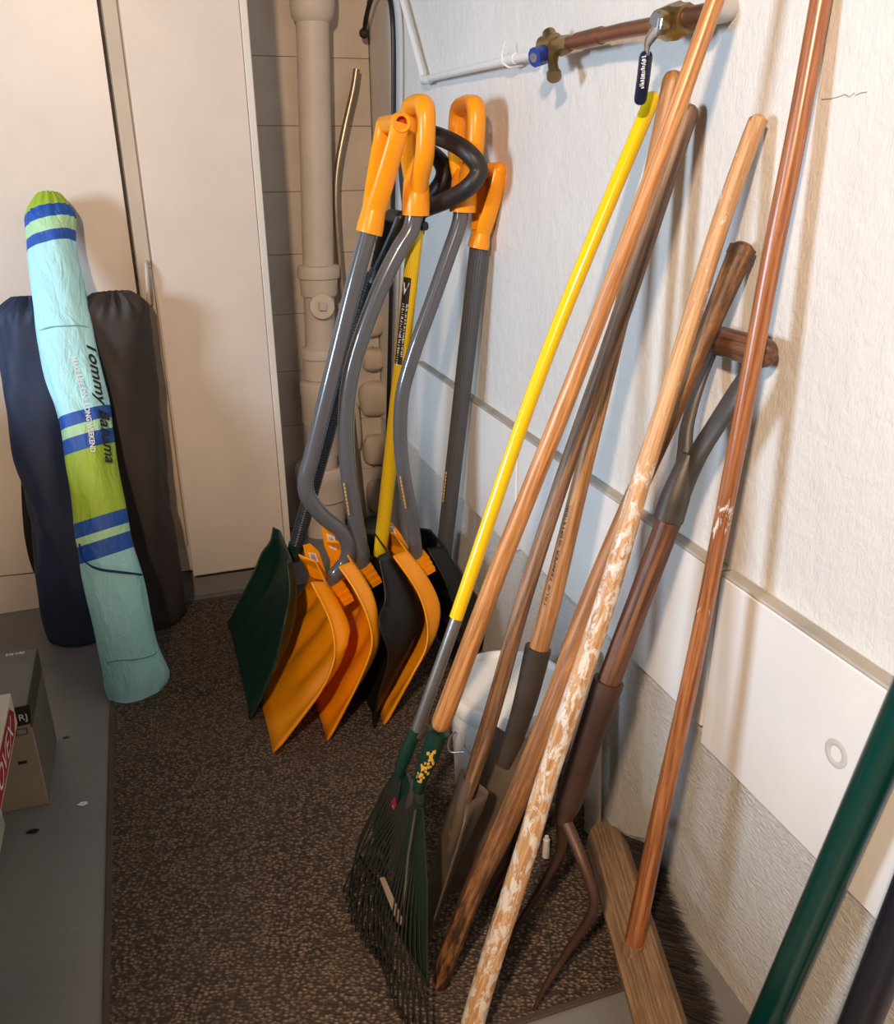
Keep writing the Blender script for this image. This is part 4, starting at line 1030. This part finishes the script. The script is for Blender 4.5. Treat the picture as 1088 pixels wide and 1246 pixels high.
# black pole, far lower right
a_, b_ = at(1046, 1246, 'x', -.06), at(1110, 1085, 'x', -.055)
dd = (b_-a_).normalized()
bp = solo('black_pole', G().rtube([a_-dd*((a_.z-.03)/dd.z), a_, b_, b_+dd*.8], rp(a_, 44), 24), M['navypole'], 'glossy black pole cut off at the lower right corner', 'pole', a_-dd*((a_.z-.03)/dd.z))

# ------------------------------------------------------------------ boxes and tote at the left
bx = thing('cardboard_box', 'kraft cardboard box with grey printed top standing on the bare floor', 'box', (-1.28, -1.23, 0))
P_('box_body', cbox(-1.43, -1.133, -1.354, -1.115, 0, .255, .002), M['kraft'], bx, smooth=False)
tp_ = P_('printed_top', cbox(-1.4295, -1.1335, -1.3535, -1.1155, .2545, .2565, .0005), M['greycard'], bx, smooth=False, label='grey printed top face')
P_('tape_edge', cbox(-1.135, -1.1325, -1.354, -1.115, .2, .257, .0005), plain('dark_edge', (.06, .045, .035), .6), bx, smooth=False)
P_('side_face', cbox(-1.1335, -1.1325, -1.352, -1.117, .004, .20, .0002), M['greycard'], bx, smooth=False)
fx = lambda px, py: at(px, py, 'y', -1.3552)
P_('black_panel', G().slab([fx(15, 862), fx(36, 857), fx(38, 880), fx(17, 885)], (0, -.0006, 0)), M['ink'], bx, smooth=False)
P_('black_bar', G().slab([fx(22, 927), fx(33, 925), fx(33, 928.5), fx(22, 930.5)], (0, -.0006, 0)), M['ink'], bx, smooth=False)
a_ = fx(24, 877)
put_text('box_lettering', 'RJ', .022, M['whiteink'], bx, lambda a, b: a_+V(a, -.0012, b))
for (x0, y0, x1, y1) in ((20, 888, 33, 886), (20, 895, 33, 893), (20, 888, 20, 895), (33, 886, 33, 893)):
    P_('symbol_line', G().tube([fx(x0, y0), fx(x1, y1)], .0007, 4), M['ink'], bx, smooth=False)
a_ = at(7, 799, 'z', .2572)
v_, f_ = scribble(7, 6, .014, .040)
P_('top_lettering', G().add([a_+V(a, b, 0) for a, b in v_], f_), M['whiteink'], bx, smooth=False, weld=False)
tote = thing('plastic_tote', 'milky translucent storage tote at the left edge beneath the red carton', 'tote', (-1.38, -1.63, 0))
g = G(); g.box((-1.385, -1.625, .105), (.35, .45, .21), bev=.02); P_('tote_body', g, M['tote'], tote)
P_('tote_rim', G().box((-1.385, -1.625, .217), (.365, .465, .016), bev=.004), M['tote'], tote, smooth=False)
rc = thing('flat_carton', 'cream carton with red printed side lying on the milky tote', 'box', (-1.34, -1.6, .226))
P_('carton_body', cbox(-1.50, -1.155, -1.84, -1.368, .226, .300, .0015), M['cream'], rc, smooth=False)
fX = lambda y, z: V(-1.1540, y, z)
rd_ = P_('red_panel', G().slab([fX(-1.80, .236), fX(-1.415, .236), fX(-1.385, .264), fX(-1.415, .291), fX(-1.80, .291)], (.0006, 0, 0)), M['red'], rc, smooth=False)
put_text('script_print', 'VOVEX', .055, M['whiteink'], rd_, lambda a, b: V(-1.1530, -1.66+a, .245+b), width=.24, shear=.3)
wh = thing('white_container', 'tall white container cut off at the left edge on the carton', 'container', (-1.285, -1.50, .301))
P_('container_body', lathe((-1.285, -1.50, .301), [(.001, 0), (.115, 0), (.122, .01), (.128, .16), (.12, .18), (.001, .18)]), M['cream'], wh)
P_('container_lid', lathe((-1.285, -1.50, .480), [(.001, 0), (.127, 0), (.129, .004), (.129, .014), (.12, .018), (.001, .018)]), M['white'], wh)
# unseen blockers added outside the frame on the left to keep the window light and the bulb off the low parts of the corner
tc_ = thing('bulb_blocker', 'grey steel locker shape added out of view to keep the bulb off the low corner', 'blocker', (-1.52, -3.16, 0))
P_('bulb_blocker_body', cbox(-1.76, -1.28, -3.26, -3.07, 0, 1.80, .004), M['kick'], tc_, smooth=False)
for x0, x1 in ((-1.752, -1.524), (-1.516, -1.288)):
    d_ = P_('bulb_blocker_door', cbox(x0, x1, -3.072, -3.062, .04, 1.78, .002), M['greytube'], tc_, smooth=False)
    P_('handle', G().tube([V(x1-.03, -3.055, .9), V(x1-.03, -3.050, .93), V(x1-.03, -3.050, 1.02), V(x1-.03, -3.055, 1.05)], .005, 8), M['steel'], d_)
lw_ = thing('window_blocker', 'low grey cupboard shape added out of view to keep window light off the low corner', 'occluder', (-1.97, -1.83, 0))  # unseen low block added to cut the window light near the floor
P_('window_blocker_body', cbox(-2.26, -1.70, -2.9, -.75, .06, .835, .004), M['kick'], lw_, smooth=False)
P_('window_blocker_top', cbox(-2.28, -1.67, -2.92, -.73, .835, .86, .004), M['cabinet'], lw_, smooth=False)
P_('plinth', cbox(-2.24, -1.73, -2.88, -.77, 0, .06, .002), M['black'], lw_, smooth=False)
for k in range(4):
    d_ = P_('window_blocker_door', cbox(-1.702, -1.686, -2.88+.53*k, -2.88+.53*k+.52, .08, .82, .003), M['cabinet'], lw_, smooth=False)
    P_('blocker_knob', G().rtube([V(-1.686, -2.42+.53*k, .72), V(-1.662, -2.42+.53*k, .72)], .011, 12), M['steel'], d_)
# scraps on the floor
for i, (x, y, s_, nm, mm, lb_) in enumerate([(40, 1012, .010, 'dead_leaf', M['ink'], 'small dark oval scrap on the bare floor in front of the kraft box'), (101, 979, .010, 'paper_scrap', M['whiteink'], 'tiny white paper scrap on the floor beside the mat'), (80, 898, .006, 'grit', M['rust'], 'small brown crumb on the floor beside the kraft box')]):
    c0 = at(x, y, 'z', .0); rr = random.Random(i); P = [c0+V(s_*(1.1+rr.uniform(-.3, .3))*math.cos(a), .6*s_*(1+rr.uniform(-.3, .3))*math.sin(a), .001) for a in [k*math.pi/5 for k in range(10)]]
    solo(nm, G().slab(P, (0, 0, .002)), mm, lb_, 'scrap', c0, smooth=False)
c0 = at(658, 1031, 'z', .05)
solo('bottle_cap', G().tube([V(-.18, -1.86, Z0), V(-.18, -1.86, .05)], [.0075, .0065], 14).tube([V(-.18, -1.86, .05), V(-.18, -1.86, .058)], .004, 12), M['white'], 'small white plastic cap on the mat between the painted pole and the fork', 'cap', V(-.18, -1.86, 0))
